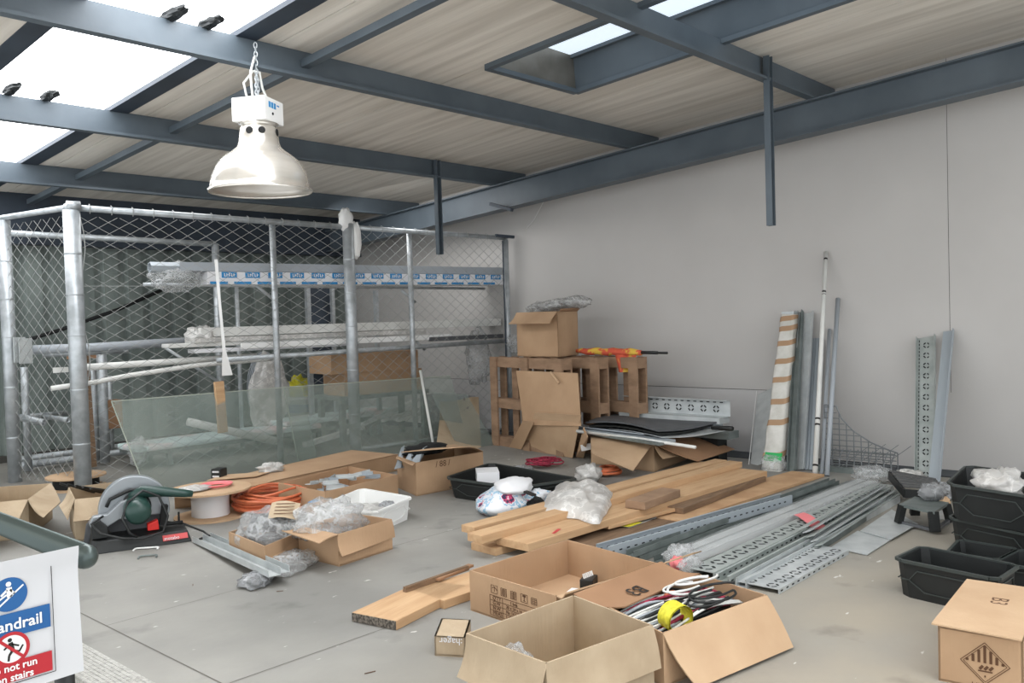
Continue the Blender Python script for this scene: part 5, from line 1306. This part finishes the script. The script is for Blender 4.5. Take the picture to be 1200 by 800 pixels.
b.tube([L3(.40, .14, .10), L3(.50, .16, .07), L3(.60, .12, .02), L3(.62, .04, .008), L3(.56, .0, .008)], .006, 8)
S0 = build('power_cable', b, ['black'], CS, True)

# ------------------------------------------------------------------ middle group
h_ = .13
o_, tp, c_ = crate('flat black crate between the scribbled carton and the printed mailer bag', [F(523, 560, h_), F(606, 571, h_), F(677, 561, h_), F(575, 543, h_)], h_, 0, 'black', taper=.06)
b = MB(); P_ = F(571, 553, .155); b.box(P_+V((0, 0, -.02)), (.15, .20, .07), -.75); wb = S('white_printed_box', b, ['paper'], 'small white printed box lying in the flat black crate', 'box')
b = MB(); Rk = Matrix.Rotation(-.75, 3, 'Z')
for k in range(3): b.box(P_+V((0, 0, -.02))+Rk @ V((-.0755, -.06+.05*k, .005)), (.001, .03, .035), -.75)
e_ = build('faint_print', b, ['galvdk'], None); e_.data.transform(Matrix.Translation(-WL[wb.name])); e_.parent = wb
def draped(name, pts, z, amp, seed, mk, label, cat, fr=3.0, grp=None, n=28, thick=.0):
    zt_d = .20; q = [F(x, y, zt_d-.06) for x, y in pts]; b = MB()
    def f_(s, t):
        e = max(0, math.sin(math.pi*s))**.35*max(0, math.sin(math.pi*t))**.35
        return bil(q, s, t)+V((0, 0, .055*e))*1.0+V((.03*noise.noise(V((s*4, t*4, seed))), .03*noise.noise(V((s*4, t*4, seed+9))), -.05*(1-e)+amp*e*(noise.noise(V((s*fr, t*fr, seed)))+.5*noise.noise(V((s*fr*3, t*fr*3, seed))))))
    b.grid(f_, n, n); return S(name, b, [mk], label, cat, grp, smooth=True)
b = MB(); c1 = F(601, 598); b.blob((c1.x, c1.y+.06, .05), (.25, .18, .10), 5, .15, 1.6, flat=-.55, rz=.4, sub=44); S('mailer_bag', b, ['bag'], 'white plastic mailer bag with colourful print, against the black crate', 'bag', smooth=True)
b = MB(); c1 = F(602, 567, .16); b.blob((c1.x, c1.y, .15), (.18, .12, .05), 15, .15, 1.5, flat=-.8, rz=.5, sub=30); S('white_sheet_bag', b, ['paper'], 'plain white bag end with a dark band above the printed mailer', 'bag', smooth=True)
b = MB(); a_, e_ = F(588, 565, .16), F(626, 580, .13); b.beam(a_, e_, .03, .012); S('black_band', b, ['ink'], 'black band across the white mailer bag', 'band')
b = MB(); b.blob(F(632, 583, .06), (.09, .06, .05), 16, .4, flat=-.8); S('printed_pouch', b, ['bag'], 'small colourful pouch between the mailer bag and the milky bag', 'pouch', smooth=True)
b = MB(); b.blob(F(628, 592, .04), (.12, .05, .045), 116, .3, flat=-.8, rz=.5); S('black_pouch', b, ['blackdk'], 'black bag tucked under the printed mailer next to the planks', 'bag', smooth=True)
c1 = F(638, 547)
b = MB(); rr = random.Random(3)
for k in range(16): coil(b, (c1.x+rr.uniform(-.04, .04), c1.y+rr.uniform(-.08, .08), .003*k), .10+rr.uniform(-.04, .02), 1, .005, k*3.1, .5, .035)
S('pink_net', b, ['magenta'], 'tangled dark pink rope lying on the floor near the leaning cardboard', 'rope', smooth=True)
b = MB(); b.blob(F(610, 551, .03), (.12, .07, .035), 19, .5, flat=-.8); S('grey_rag', b, ['filmg'], 'crumpled greyish plastic behind the flat black crate', 'plastic', smooth=True)
b = MB(); b.blob(F(690, 556, .06), (.16, .09, .07), 20, .45, flat=-.8, rz=.5); S('grey_rag', b, ['film2'], 'crumpled whitish plastic beside the copper coil', 'plastic', smooth=True)
c1 = F(716, 557)
b = MB()
for k in range(6): coil(b, (c1.x, c1.y+.02, .008*k), .10-.008*k, 1, .009, k*2.3, .25, .03)
S('copper_coil', b, ['orange'], 'small copper-orange coil at the foot of the wide carton', 'coil', smooth=True)
draped('milky_plastic_bag', [(630, 590), (702, 603), (723, 571), (655, 563)], .13, .05, 26, 'film2', 'large milky plastic bag lying over the timber pile', 'bag', fr=2.2, n=40)

# ------------------------------------------------------------------ black bins at the right
def bin_(label, px4, h, zb, low=None, cham=.02):
    return crate(label, [F(x, y, zb+h) for x, y in px4], h, zb, 'black', name='storage_bin', taper=.07, cham=cham, grp='black storage bins', rimw=.012, low=low)
bin_('black storage bin on the floor, the lower one of the right-hand stack', [(1113, 607), (1212, 628), (1250, 606), (1140, 592)], .15, 0)
bin_('black storage bin with clear-bagged goods, on top of the right-hand stack', [(1111, 567), (1215, 583), (1250, 561), (1133, 546)], .17, .16)
bin_('black storage bin on the floor between the stack and the front bin', [(1112, 647), (1168, 656), (1192, 644), (1125, 633)], .11, 0)
bin_('black storage bin behind the lidded B3 carton, at the right photo edge', [(1166, 660), (1230, 668), (1250, 652), (1195, 645)], .11, 0)
bin_('black storage bin nearest the camera, alone on the sandy floor', [(1050, 655), (1168, 679), (1192, 663), (1080, 641)], .15, 0)
b = MB(); b.blob(F(1172, 566, .32), (.17, .12, .07), 61, .4, flat=-.8, rz=.3); S('bagged_goods', b, ['film2'], 'cream goods in clear film inside the top black bin', 'bag', smooth=True)
b = MB(); b.blob(F(1165, 566, .31), (.07, .09, .035), 62, .3, flat=-.8); S('cream_pack', b, ['card_in'], 'cream pack inside the clear film in the top black bin', 'pack', smooth=True)
# slatted crate, tilted
SCR = T('slatted_crate', 'black slatted crate lying tilted over the far ends of the steel trays', 'crate', tuple(F(1075, 578)))
q = [F(1040, 556, .12), F(1060, 577, .10), F(1110, 580, .03), F(1092, 560, .10)]
q = [F(1042, 553, .14), F(1060, 574, .11), F(1107, 577, .09), F(1096, 563, .10)]
for k in range(6):
    t0 = k/6; b = MB(); b.slab(bil(q, t0, 0), bil(q, t0+.09, 0), bil(q, t0+.09, 1), bil(q, t0, 1), .008, .012)
    build('slat', b, ['slat'], SCR)
b = MB()
for (i, j) in ((0, 1), (1, 2), (2, 3), (3, 0)): b.beam(q[i]-V((0, 0, .02)), q[j]-V((0, 0, .02)), .014, .05)
build('frame', b, ['black'], SCR)
# small black stand with bag
SD = T('black_stand', 'small open black stand holding a grey bag beside the flat steel sheets', 'stand', tuple(F(1075, 606)))
b = MB(); q = [F(1054, 592, .11), F(1095, 601, .11), F(1112, 590, .11), F(1072, 583, .11)]; b.slab(*q, .014); build('top', b, ['galvdk'], SD)
for (i, j) in ((0, 0), (1, 0), (2, 0), (3, 0)):
    t_ = q[i]; c0 = sum(q, V())/4; b = MB(); t2 = lerp(t_, c0, .12); bt = V((t_.x+(t_.x-c0.x)*.05, t_.y+(t_.y-c0.y)*.05, .014)); b.beam(t2, bt, .05, .03); build('leg', b, ['black'], SD)
b = MB(); b.beam(lerp(q[0], q[1], 0)-V((0, 0, .09)), q[1]-V((0, 0, .09)), .02, .014); b.beam(q[1]-V((0, 0, .09)), q[2]-V((0, 0, .09)), .02, .014); build('rail', b, ['mat'], SD)
b = MB(); b.blob(F(1093, 584, .12)+V((0, 0, .035)), (.10, .075, .05), 66, .35, flat=-.7); S('grey_plastic_bag', b, ['filmg'], 'crumpled grey plastic bag on the small black stand', 'bag', smooth=True)
b = MB(); b.blob(F(1107, 588, .05), (.03, .03, .03), 67, .3); S('cream_lump', b, ['card_in'], 'small cream-coloured scrap by the slatted crate corner', 'scrap', smooth=True)
b = MB(); b.slab(F(1092, 607, .004), F(1120, 610, .004), F(1125, 600, .004), F(1100, 598, .004), .004); S('flat_grey_tray', b, ['galv2'], 'flat pale metal piece on the floor right of the black stand', 'sheet')

# ------------------------------------------------------------------ cartons in front
# symbol carton
h_ = HZ(F(552, 716), 669)
rim = [F(550, 668, h_), F(652, 698, h_), F(776, 661, h_), F(665, 632, h_)]
o_, tp, bt, body = carton('open carton with printed handling symbols, in the middle foreground', rim, h_, flaps=[(1, F(662, 695, h_+.03), F(822, 645, h_+.035))], mk='card', mki='card_in')
u_ = (tp[1]-tp[0]).normalized(); n_ = u_.cross(V((0, 0, 1))); W0 = (tp[1]-tp[0]).length
def onface(s, z): return lerp(tp[0], tp[1], s).xy.to_3d()+V((0, 0, z))+n_*.0012
b = MB()
def rect(b, s0, z0, s1, z1, lw=.0018):
    P = [onface(s0, z0), onface(s1, z0), onface(s1, z1), onface(s0, z1)]
    for i in range(4): b.beam(P[i], P[(i+1) % 4], .0008, lw, up=(P[(i+1) % 4]-P[i]).normalized().cross(n_))
def line(b, s0, z0, s1, z1, lw=.0018):
    a_, c_ = onface(s0, z0), onface(s1, z1); b.beam(a_, c_, .0008, lw, up=(c_-a_).normalized().cross(n_))
zz = h_*.62; sh = h_*.19; sw = .09
for k in range(5):
    s0 = .27+k*.115; 
    if k in (0, 3): rect(b, s0, zz, s0+sw*.8, zz+sh)
    if k == 0:
        for a in range(5): line(b, s0+.012+.011*a, zz+sh*.6+sh*.2*math.sin(a/4*3.14), s0+.023+.011*a, zz+sh*.6+sh*.2*math.sin((a+1)/4*3.14), .003)
        line(b, s0+.037, zz+sh*.2, s0+.037, zz+sh*.75)
    elif k == 3:
        line(b, s0+.02, zz+sh*.8, s0+.055, zz+sh*.8, .008); line(b, s0+.037, zz+sh*.2, s0+.037, zz+sh*.8, .003); line(b, s0+.025, zz+sh*.2, s0+.05, zz+sh*.2)
    elif k == 4:
        for a in range(5): line(b, s0, zz+sh*(.1+.2*a), s0+sw*.7, zz+sh*(.1+.2*a), .0015)
        for a in range(4): line(b, s0+sw*.22*a, zz+sh*.1, s0+sw*.22*a, zz+sh*.9, .0015)
    else:
        for a in range(2):
            rect(b, s0+.035*a, zz, s0+.028+.035*a, zz+sh*.95); line(b, s0+.014+.035*a, zz+sh*.1, s0+.014+.035*a, zz+sh*.85, .003)
z1_, z0_ = h_*.56, h_*.08
rect(b, .25, z0_, .79, z1_)
for k in range(1, 4): line(b, .25, lerp(z0_, z1_, k/4), .79, lerp(z0_, z1_, k/4))
line(b, .40, z0_, .40, z1_); line(b, .56, lerp(z0_, z1_, .75), .56, z1_)
build('printed_symbols', b, ['inkbrown'], body)
for k, t_ in enumerate(("Q'TY", 'G.W.', 'N.W.', 'MEAS')): txt(t_, onface(.285, lerp(z0_, z1_, .80-.25*k)), u_, V((0, 0, 1)), .022, 'inkbrown', body)
for k, t_ in enumerate(('1 box', '30 x 24 x 16', 'No 14.5 KGS', 'L 450 mm')): txt(t_, onface(.44+.05*(k == 0), lerp(z0_, z1_, .80-.25*k)), u_, V((0, 0, 1)), .018, 'inkbrown', body)
b = MB(); c0 = F(690, 680, .04); b.box(c0+V((0, 0, -.012)), (.09, .06, .055), .4); ad = S('black_terminal_plug', b, ['black'], 'black connector block with pale pins inside the symbol carton', 'connector', bevel=.004)
b = MB()
for k in range(6): b.beam(c0+V((-.03+.012*k, 0, .012)), c0+V((-.028+.012*k, .01, .034)), .006, .004)
e_ = build('pin', b, ['white'], None); e_.data.transform(Matrix.Translation(-WL[ad.name])); e_.parent = ad
b = MB(); b.box(F(672, 690, .03)+V((0, 0, -.015)), (.06, .04, .02), .3); S('white_tab', b, ['white'], 'small white piece on the floor of the symbol carton', 'piece')
# cable carton
h3 = .175
rim3 = [F(777, 742, h3), F(899, 697, h3), F(818, 672, h3), F(702, 706, h3)]
B3f = [F(820, 674, h3), F(732, 712, h3)]
o3, tp3, bt3, body3 = carton('open carton full of cables, big front flap hanging to the floor', rim3, h3, flaps=[(0, F(818, 806, .012), F(930, 758, .012))], mk='card', mki='card_in')
cc3 = sum(tp3, V())/4
# B3 flap: hinged on the back-left edge, thrown over the symbol carton
b = MB(); FQ = [F(732, 712, h3+.004), F(820, 673, h3+.004), F(775, 659, h3+.045), F(672, 697, h3+.03)]
def ff(s, t): return bil(FQ, s, t)-V((0, 0, .02*math.sin(t*math.pi)*(1-.3*s)))
b.grid(ff, 8, 8); b.grid(lambda s, t: ff(s, t)+V((0, 0, .005)), 8, 8)
ring = [ff(k/8, 0) for k in range(9)]+[ff(1, k/8) for k in range(1, 9)]+[ff(1-k/8, 1) for k in range(1, 9)]+[ff(0, 1-k/8) for k in range(1, 8)]
n = len(ring); b.add(ring+[p+V((0, 0, .005)) for p in ring], [(k, (k+1) % n, n+(k+1) % n, n+k) for k in range(n)])
fb = build('flap', b, ['card_dk'], o3, True); fb['label'] = 'flap marked B3 resting over the neighbouring carton'
uu = (FQ[0]-FQ[1]).normalized(); vv = (FQ[0]-FQ[3]); vv = (vv-uu*vv.dot(uu)).normalized()
nn_ = uu.cross(vv)
if nn_.z < 0: pass
tx_ = txt('B3', ff(.50, .60)+V((0, 0, .0085)), uu, -vv if uu.cross(-vv).z > 0 else vv, .085, 'ink', fb)
# cables in it
def cable(pts, r, mk, label, grp, name='cable', n=8):
    sm = []
    for i in range(len(pts)-1):
        p0, p1, p2, p3 = pts[max(i-1, 0)], pts[i], pts[i+1], pts[min(i+2, len(pts)-1)]
        for k in range(6):
            t = k/6; sm.append(.5*((2*p1)+(p2-p0)*t+(2*p0-5*p1+4*p2-p3)*t*t+(3*p1-p0-3*p2+p3)*t**3))
    sm.append(pts[-1]); b = MB(); b.tube(sm, r, n); return S(name, b, [mk], label, 'cable', grp, smooth=True)
ux3 = (tp3[1]-tp3[0]).normalized(); uy3 = (tp3[2]-tp3[1]).normalized(); wx3, wy3 = (tp3[1]-tp3[0]).length/2, (tp3[2]-tp3[1]).length/2
def C3(x, y, z): return V((*(cc3+ux3*(x*wx3)+uy3*(y*wy3)).xy, z*.7+.0))
rr = random.Random(5)
cols = [('pvc', 'white'), ('black', 'black'), ('pvc', 'white'), ('black', 'black'), ('filmw', 'grey'), ('pvc', 'white'), ('magenta', 'dark red'), ('black', 'black')]
M['filmw'] = M['pvcg']
for k in range(34):
    mk, cn = cols[k % len(cols)]; y0 = -.85+1.7*(k/34)
    pts = [C3(-.92, y0*.95, .17+rr.uniform(0, .05)), C3(-.4, y0*.9+rr.uniform(-.1, .1), .22+rr.uniform(-.01, .02)), C3(.1, y0*.8+rr.uniform(-.15, .15), .225+rr.uniform(-.01, .03)), C3(.6, y0*.7+rr.uniform(-.2, .2), .22+rr.uniform(-.02, .02)), C3(.88, y0*.6+rr.uniform(-.2, .2), .18)]
    cable(pts, rr.choice((.004, .005, .0065)), mk, cn+' cable running lengthwise in the open cable carton', cn+' cables lying in the cable carton')
for k in range(6):
    mk, cn = (('pvc', 'white'), ('pvc', 'white'), ('black', 'black'), ('black', 'black'), ('black', 'black'), ('pvc', 'white'))[k]
    cx, cy, r_ = ((.25, .35), (.35, .25), (.35, -.35), (.2, -.45), (.5, -.2), (.55, .4))[k]+(.1,)
    a0 = rr.uniform(0, 6); tl = rr.uniform(.2, .7)
    cen = C3(cx, cy, .25); pts = [cen+(ux3*math.cos(a0*.2+a*.5)*(.10+.02*k%.03)+uy3*math.sin(a0*.2+a*.5)*(.045+.008*k%.02))+V((0, 0, .012+.010*math.sin(a*.6*tl+k)+.002*k)) for a in range(0, 10+k % 3)]
    cable(pts, .0045, mk, cn+' cable loop on top of the heap in the cable carton', cn+' cable loops on the heap')
cable([C3(-.1, .7, .2), C3(.1, .6, .235), C3(.3, .75, .22)], .008, 'orange', 'orange cable end at the back of the cable carton', None)
# filler base so the heap rests
b = MB(); b.blob(C3(0, 0, .10), (wx3*.95, wy3*.92, .075), 77, .2, flat=-.95, rz=math.atan2(ux3.y, ux3.x)); S('dark_cable_heap', b, ['blackdk'], 'dark tangle of cables filling the bottom of the cable carton', 'cables', smooth=True)
# yellow webbing coil
b = MB(); cy_ = C3(-.55, -.62, .255); vd = (uy3*.9+ux3*.2).normalized()
for lay in range(2):
    n = 26
    ring = [cy_+ux3*(math.cos(a*2*math.pi/n)*(.062-.008*lay))+V((0, 0, 1))*(math.sin(a*2*math.pi/n)*(.045-.006*lay)) for a in range(n)]
    vs = [p-vd*.035 for p in ring]+[p+vd*.035 for p in ring]
    b.add(vs, [(i, (i+1) % n, n+(i+1) % n, n+i) for i in range(n)])
o_ = S('yellow_webbing_coil', b, ['yellow'], 'rolled yellow webbing strap at the front corner of the cable carton', 'strap', smooth=True)
b = MB(); a_, e_ = C3(-.5, .88, .235), C3(.1, .93, .24); b.beam(a_, e_, .03, .006); S('yellow_strip', b, ['yellow'], 'flat yellow strip along the back wall of the cable carton', 'strip')
# front carton
h2 = .21
rim2 = [F(546, 742, h2), F(640, 777, h2), F(765, 732, h2), F(672, 697, h2)]
o2, tp2, bt2, _ = carton('empty dusty carton nearest the camera, flaps cut off', rim2, h2, flaps=[(0, rim2[0]+V((0, 0, -.13))+(rim2[0]-rim2[3]).normalized()*.035-(rim2[1]-rim2[0]).normalized()*.01, rim2[1]+V((0, 0, -.14))+(rim2[0]-rim2[3]).normalized()*.04),
      (1, rim2[1]+V((0, 0, -.13))+(rim2[1]-rim2[0]).normalized()*.03, rim2[2]+V((0, 0, -.13))+(rim2[1]-rim2[0]).normalized()*.03)], mk='card_grey')
b = MB(); q = [F(596, 760, .14), F(622, 770, .13), F(632, 752, .17), F(612, 748, .17)]; cc2 = sum(tp2, V())/4
b.blob(V((*lerp(lerp(tp2[0], tp2[1], .35), cc2, .3).xy, .10)), (.07, .05, .09), 19, .3, flat=-1); S('silver_bag', b, ['film'], 'shiny clear bag standing inside the empty dusty carton', 'bag', smooth=True)
b = MB()
# small hager carton
B_ = F(510, 767); h_ = HZ(B_, 744)
rim = [F(509, 745, h_), F(545, 747, h_), F(553, 721, h_), F(525, 717, h_)]
rim[2] = rim[1]+(F(553, 721, h_)-rim[1])*.8; rim[3] = rim[0]+(rim[2]-rim[1])
o_, tp, _, body = carton('little closed carton with white lettering beside the scaffold board', rim, h_, mk='card_grey', open_=False)
u_ = (tp[1]-tp[0]).normalized(); n_ = u_.cross(V((0, 0, 1)))
txt(':hager', tp[1]-u_*.01-V((0, 0, .004))+n_*.0012, -u_, V((0, 0, -1)), .035, 'paper', body)
# B3 carton at right
B_ = F(1104, 797); hB = HZ(B_, 733)
rim = [F(1099, 733, hB), F(1215, 752, hB), F(1240, 695, hB), F(1133, 680, hB)]
rim[1] = F(1199, 750, hB); rim[2] = rim[1]+(rim[3]-rim[0])*1.0
o_, tp, _, body = carton('closed carton with a battery warning diamond at the right front corner', rim, hB, mk='card', open_=False)
b = MB(); e1 = (tp[0]-tp[3]).normalized(); FL = [tp[0]+e1*.02-(tp[1]-tp[0]).normalized()*.015+V((0, 0, .010)), tp[1]+e1*.03+V((0, 0, .008)), tp[2]+V((0, 0, .004)), tp[3]+V((0, 0, .004))]
b.slab(*FL, .005); lid = build('lid_flap', b, ['card_in'], o_)
u_ = (tp[1]-tp[0]).normalized(); w_ = (tp[3]-tp[0]).normalized(); n_ = u_.cross(V((0, 0, 1)))
txt('B3', bil(FL, .47, .68)+V((0, 0, .0032)), -w_, u_, .075, 'inkbrown', lid)
Wf = (tp[1]-tp[0]).length
def fp(s, z): return lerp(tp[0], tp[1], s).xy.to_3d()+V((0, 0, z))+n_*.0012
b = MB(); cs, cz = .56, hB*.47; hw, hz = .29, hB*.37
def dl(x0, z0, x1, z1, lw):
    a_, c_ = fp(cs+x0*hw, cz+z0*hz), fp(cs+x1*hw, cz+z1*hz); b.beam(a_, c_, .0008, lw, up=(c_-a_).normalized().cross(n_))
for k_, lw in ((1.0, .002), (.88, .0014)):
    for (x0, z0, x1, z1) in ((-1, 0, 0, 1), (0, 1, 1, 0), (1, 0, 0, -1), (0, -1, -1, 0)): dl(x0*k_, z0*k_, x1*k_, z1*k_, lw)
for k in range(-3, 4):
    x = k*.24; zt__ = (.86-abs(x))
    if zt__ > .05: dl(x, .02, x, zt__, .008)
for k in range(3): dl(-.22+.2*k, -.30, -.08+.2*k, -.12, .008)
dl(-.28, -.38, .30, -.38, .004); dl(-.03, -.62, .03, -.62, .006)
build('warning_diamond', b, ['inkbrown'], body)
txt('UN3480', fp(.40, hB*.01), u_, V((0, 0, 1)), .024, 'inkbrown', body)

# ------------------------------------------------------------------ stair head, handrail and sign
b = MB(); X0 = 1.335
b.box((X0-.075, 1.6, -.006), (.15, 6.4, .012)); b.box((X0-.148, 1.6, -.05), (.006, 6.4, .09))
for k in range(9): b.box((X0-.015-.016*k, 1.6, .0005), (.009, 6.4, .002))
S('stair_nosing', b, ['alu'], 'bright ribbed aluminium nosing along the stair edge, bottom left', 'stair nosing')
b = MB(); b.box((.40, 3.5, -.28), (1.58, 12.2, .2)); ST('floor_2', b, ['alu'])
HRY0 = 2.0
pe = DW(100, 652, 1.72); hr = .024
HR = T('handrail', 'dull steel tube handrail with a round end cap at the left front', 'handrail', (pe.x, pe.y+.3, -.18))
b = MB(); b.tube([V((pe.x, pe.y, pe.z)), V((pe.x, pe.y+3.4, pe.z))], hr, 24); build('rail_tube', b, ['rail'], HR, True)
b = MB(); prof_ = [(hr*math.cos(a*math.pi/12), -hr*math.sin(a*math.pi/12)*1.0) for a in range(7)]
rings = []
for r_, yy in prof_: rings.append([V((pe.x+max(r_, .0005)*math.cos(t*2*math.pi/20), pe.y+yy, pe.z+max(r_, .0005)*math.sin(t*2*math.pi/20))) for t in range(20)])
vs = [p for R_ in rings for p in R_]; b.add(vs, [(i*20+j, i*20+(j+1) % 20, (i+1)*20+(j+1) % 20, (i+1)*20+j) for i in range(6) for j in range(20)])
build('end_cap', b, ['rail'], HR, True)
b = MB(); b.tube([V((pe.x-.012, pe.y+.10, pe.z-.01)), V((pe.x-.012, pe.y+.10, -.178))], .019, 16); build('rail_post', b, ['black'], HR, True)
b = MB(); b.tube([V((pe.x, pe.y+.11, pe.z-.42)), V((pe.x, pe.y+3.3, pe.z-.42))], .012, 12); build('lower_rail', b, ['rail'], HR, True)
# sign sheet, facing the stairs
SY = pe.y-.035
def SG(px, py, dy=0.0): d = ray(px, py); return CAM+d*((SY+dy)/d.y)
c_tr, c_br = SG(88, 638), SG(97, 786)
u_ = V((1, 0, 0)); v_ = V((0, 0, 1)); n_ = V((0, -1, 0))
xr = (c_tr.x+c_br.x)/2; zt_, zb_ = c_tr.z, c_br.z; hS = zt_-zb_; wS = hS*1.42
SNG = T('safety_sign', 'white paper sheet with blue handrail and red no-running stair signs, on the handrail end', 'sign', (xr-wS/2, SY, zb_))
b = MB(); b.grid(lambda s, t: V((xr-wS+wS*s+.004*(1-t), SY-.004*math.sin(s*3.1)-.012*math.exp(-((t-1)/.12)**2), zb_+hS*t)), 12, 16); sh_ = build('sheet', b, ['signpaper'], SNG, True)
Yd = SY-.0062
def sp(x, z): return V((xr-wS+wS*x, Yd-.002*0, zb_+hS*z))
b = MB()
def frame(b, x0, z0, x1, z1, lw):
    P = [sp(x0, z0), sp(x1, z0), sp(x1, z1), sp(x0, z1)]
    for i in range(4): b.beam(P[i], P[(i+1) % 4], .0006, lw, up=(P[(i+1) % 4]-P[i]).normalized().cross(n_))
fx1 = .86; fx0 = .05
frame(b, fx0, .075, fx1, .89, .0012); build('frame_line', b, ['ink'], SNG)
def rectf(x0, z0, x1, z1, mk, nm):
    b = MB(); P = [sp(x0, z0), sp(x1, z0), sp(x1, z1), sp(x0, z1)]; b.slab(*P, .0008); return build(nm, b, [mk], SNG)
bl_ = rectf(fx0+.02, .425, fx1-.015, .60, 'signblue', 'blue_banner'); rd_ = rectf(fx0+.02, .09, fx1-.015, .24, 'signred', 'red_banner')
txt('Use handrail', sp(fx1-.055, .475)+n_*.002, u_, v_, hS*.115, 'white', bl_, align='RIGHT', bold=.0004)
txt('Do not run', sp(fx1-.09, .175)+n_*.002, u_, v_, hS*.075, 'white', rd_, align='RIGHT', bold=.0003)
txt('on stairs', sp(fx1-.11, .10)+n_*.002, u_, v_, hS*.075, 'white', rd_, align='RIGHT', bold=.0003)
def disc(cx, cz, r, mk, nm, off, hole=0):
    b = MB(); n = 40; c = sp(cx, cz)+n_*off
    out = [c+(u_*math.cos(2*math.pi*k/n)+v_*math.sin(2*math.pi*k/n))*r for k in range(n)]
    if hole: inn_ = [c+(u_*math.cos(2*math.pi*k/n)+v_*math.sin(2*math.pi*k/n))*hole for k in range(n)]; b.add(out+inn_, [(k, (k+1) % n, n+(k+1) % n, n+k) for k in range(n)])
    else: b.add(out, [tuple(range(n))])
    return build(nm, b, [mk], SNG)
cx1 = .55
r1 = hS*.125
d1 = disc(cx1+.10, .74, r1, 'signblue', 'blue_roundel', .001)
b = MB(); c = sp(cx1+.10, .74)+n_*.002
def P2_(x, z): return c+u_*x*r1+v_*z*r1
def stroke(a_, e_, w__): b.beam(P2_(*a_), P2_(*e_), .0005, w__*r1, up=(P2_(*e_)-P2_(*a_)).normalized().cross(n_))
n = 16; b.add([P2_(-.02+.15*math.cos(2*math.pi*k/n), .62+.15*math.sin(2*math.pi*k/n)) for k in range(n)], [tuple(range(n))])
stroke((0, .42), (.02, -.15), .30); stroke((-.1, .3), (-.45, .0), .12); stroke((.05, .30), (.28, .0), .12); stroke((-.6, -.62), (.78, .42), .09); stroke((-.6, -.25), (-.15, .02), .09)
o_ = build('handrail_figure', b, ['white'], SNG)
d2 = disc(cx1+.10, .335, r1*.98, 'white', 'white_roundel', .0008); d3 = disc(cx1+.10, .335, r1, 'signred', 'red_ring', .0012, r1*.8)
b = MB(); c = sp(cx1+.10, .335)+n_*.0016
b.add([P2_(-.08+.12*math.cos(2*math.pi*k/n), .55+.12*math.sin(2*math.pi*k/n)) for k in range(n)], [tuple(range(n))])
stroke((-.05, .4), (.05, -.1), .24); stroke((0, .3), (.4, .1), .1); stroke((-.1, .3), (-.42, .05), .1); stroke((.05, -.1), (-.15, -.35), .14); stroke((-.15, -.35), (-.2, -.68), .12); stroke((.08, -.1), (.4, -.25), .12); stroke((.4, -.25), (.62, .1), .1)
build('running_figure', b, ['ink'], SNG)
b = MB(); c = sp(cx1+.10, .335)+n_*.0024; stroke((-.62, .62), (.62, -.62), .17); build('red_bar', b, ['signred'], SNG)
# litter
for i, (px, py, l_) in enumerate(((226, 686, .025), (332, 692, .03), (440, 786, .04))):
    b = MB(); p = F(px, py, .002); a = rnd.uniform(0, 3); b.beam(p, p+V((math.cos(a)*l_, math.sin(a)*l_, .001)), .003, .002); S('floor_splinter', b, ['inkbrown'], 'tiny dark splinter on the bare concrete floor', 'splinter', 'dark splinters on the floor')
print('front ok')

# ------------------------------------------------------------------ light
w = bpy.data.worlds.new('overcast'); SC.world = w; w.use_nodes = True
bg = w.node_tree.nodes['Background']; bg.inputs[0].default_value = (.93, .97, 1.0, 1); bg.inputs[1].default_value = 2.0
def area(name, loc, rot, sx, sy, e, col=(1, 1, 1)):
    l = bpy.data.lights.new(name, 'AREA'); l.shape = 'RECTANGLE'; l.size = sx; l.size_y = sy; l.energy = e; l.color = col
    o = bpy.data.objects.new(name, l); COL.objects.link(o); o.location = loc; o.rotation_euler = rot; return o
area('rooflight_glow', (2.2, 3.6, ROOFZ(3.6, .12)), (0, 0, 0), .8, 9, 40, (1, 1, 1))
area('fill_behind', (-1.2, 1.0, 2.7), (0, 0, 0), 1.2, 5, 25, (1, .98, .95))  # added fill lamp behind the camera, not a visible rooflight
area('fill_rear', (5.6, 6.75, ROOFZ(6.75, .0)), (0, math.radians(-25), 0), .5, 1.2, 14, (1, 1, 1))  # added lamp under the roof, brightens the wall behind the fence
area('fill_rear_left', (3.4, 7.0, ROOFZ(7.0, .0)), (0, 0, 0), .8, .8, 10, (1, 1, 1))  # another added fill lamp, for the left of the fenced storage corner
SC.view_settings.view_transform = 'Standard'
SC.view_settings.look = 'None'
SC.view_settings.exposure = 0.0
SC.cycles.use_denoising = True
SC.cycles.max_bounces = 8; SC.cycles.transparent_max_bounces = 24
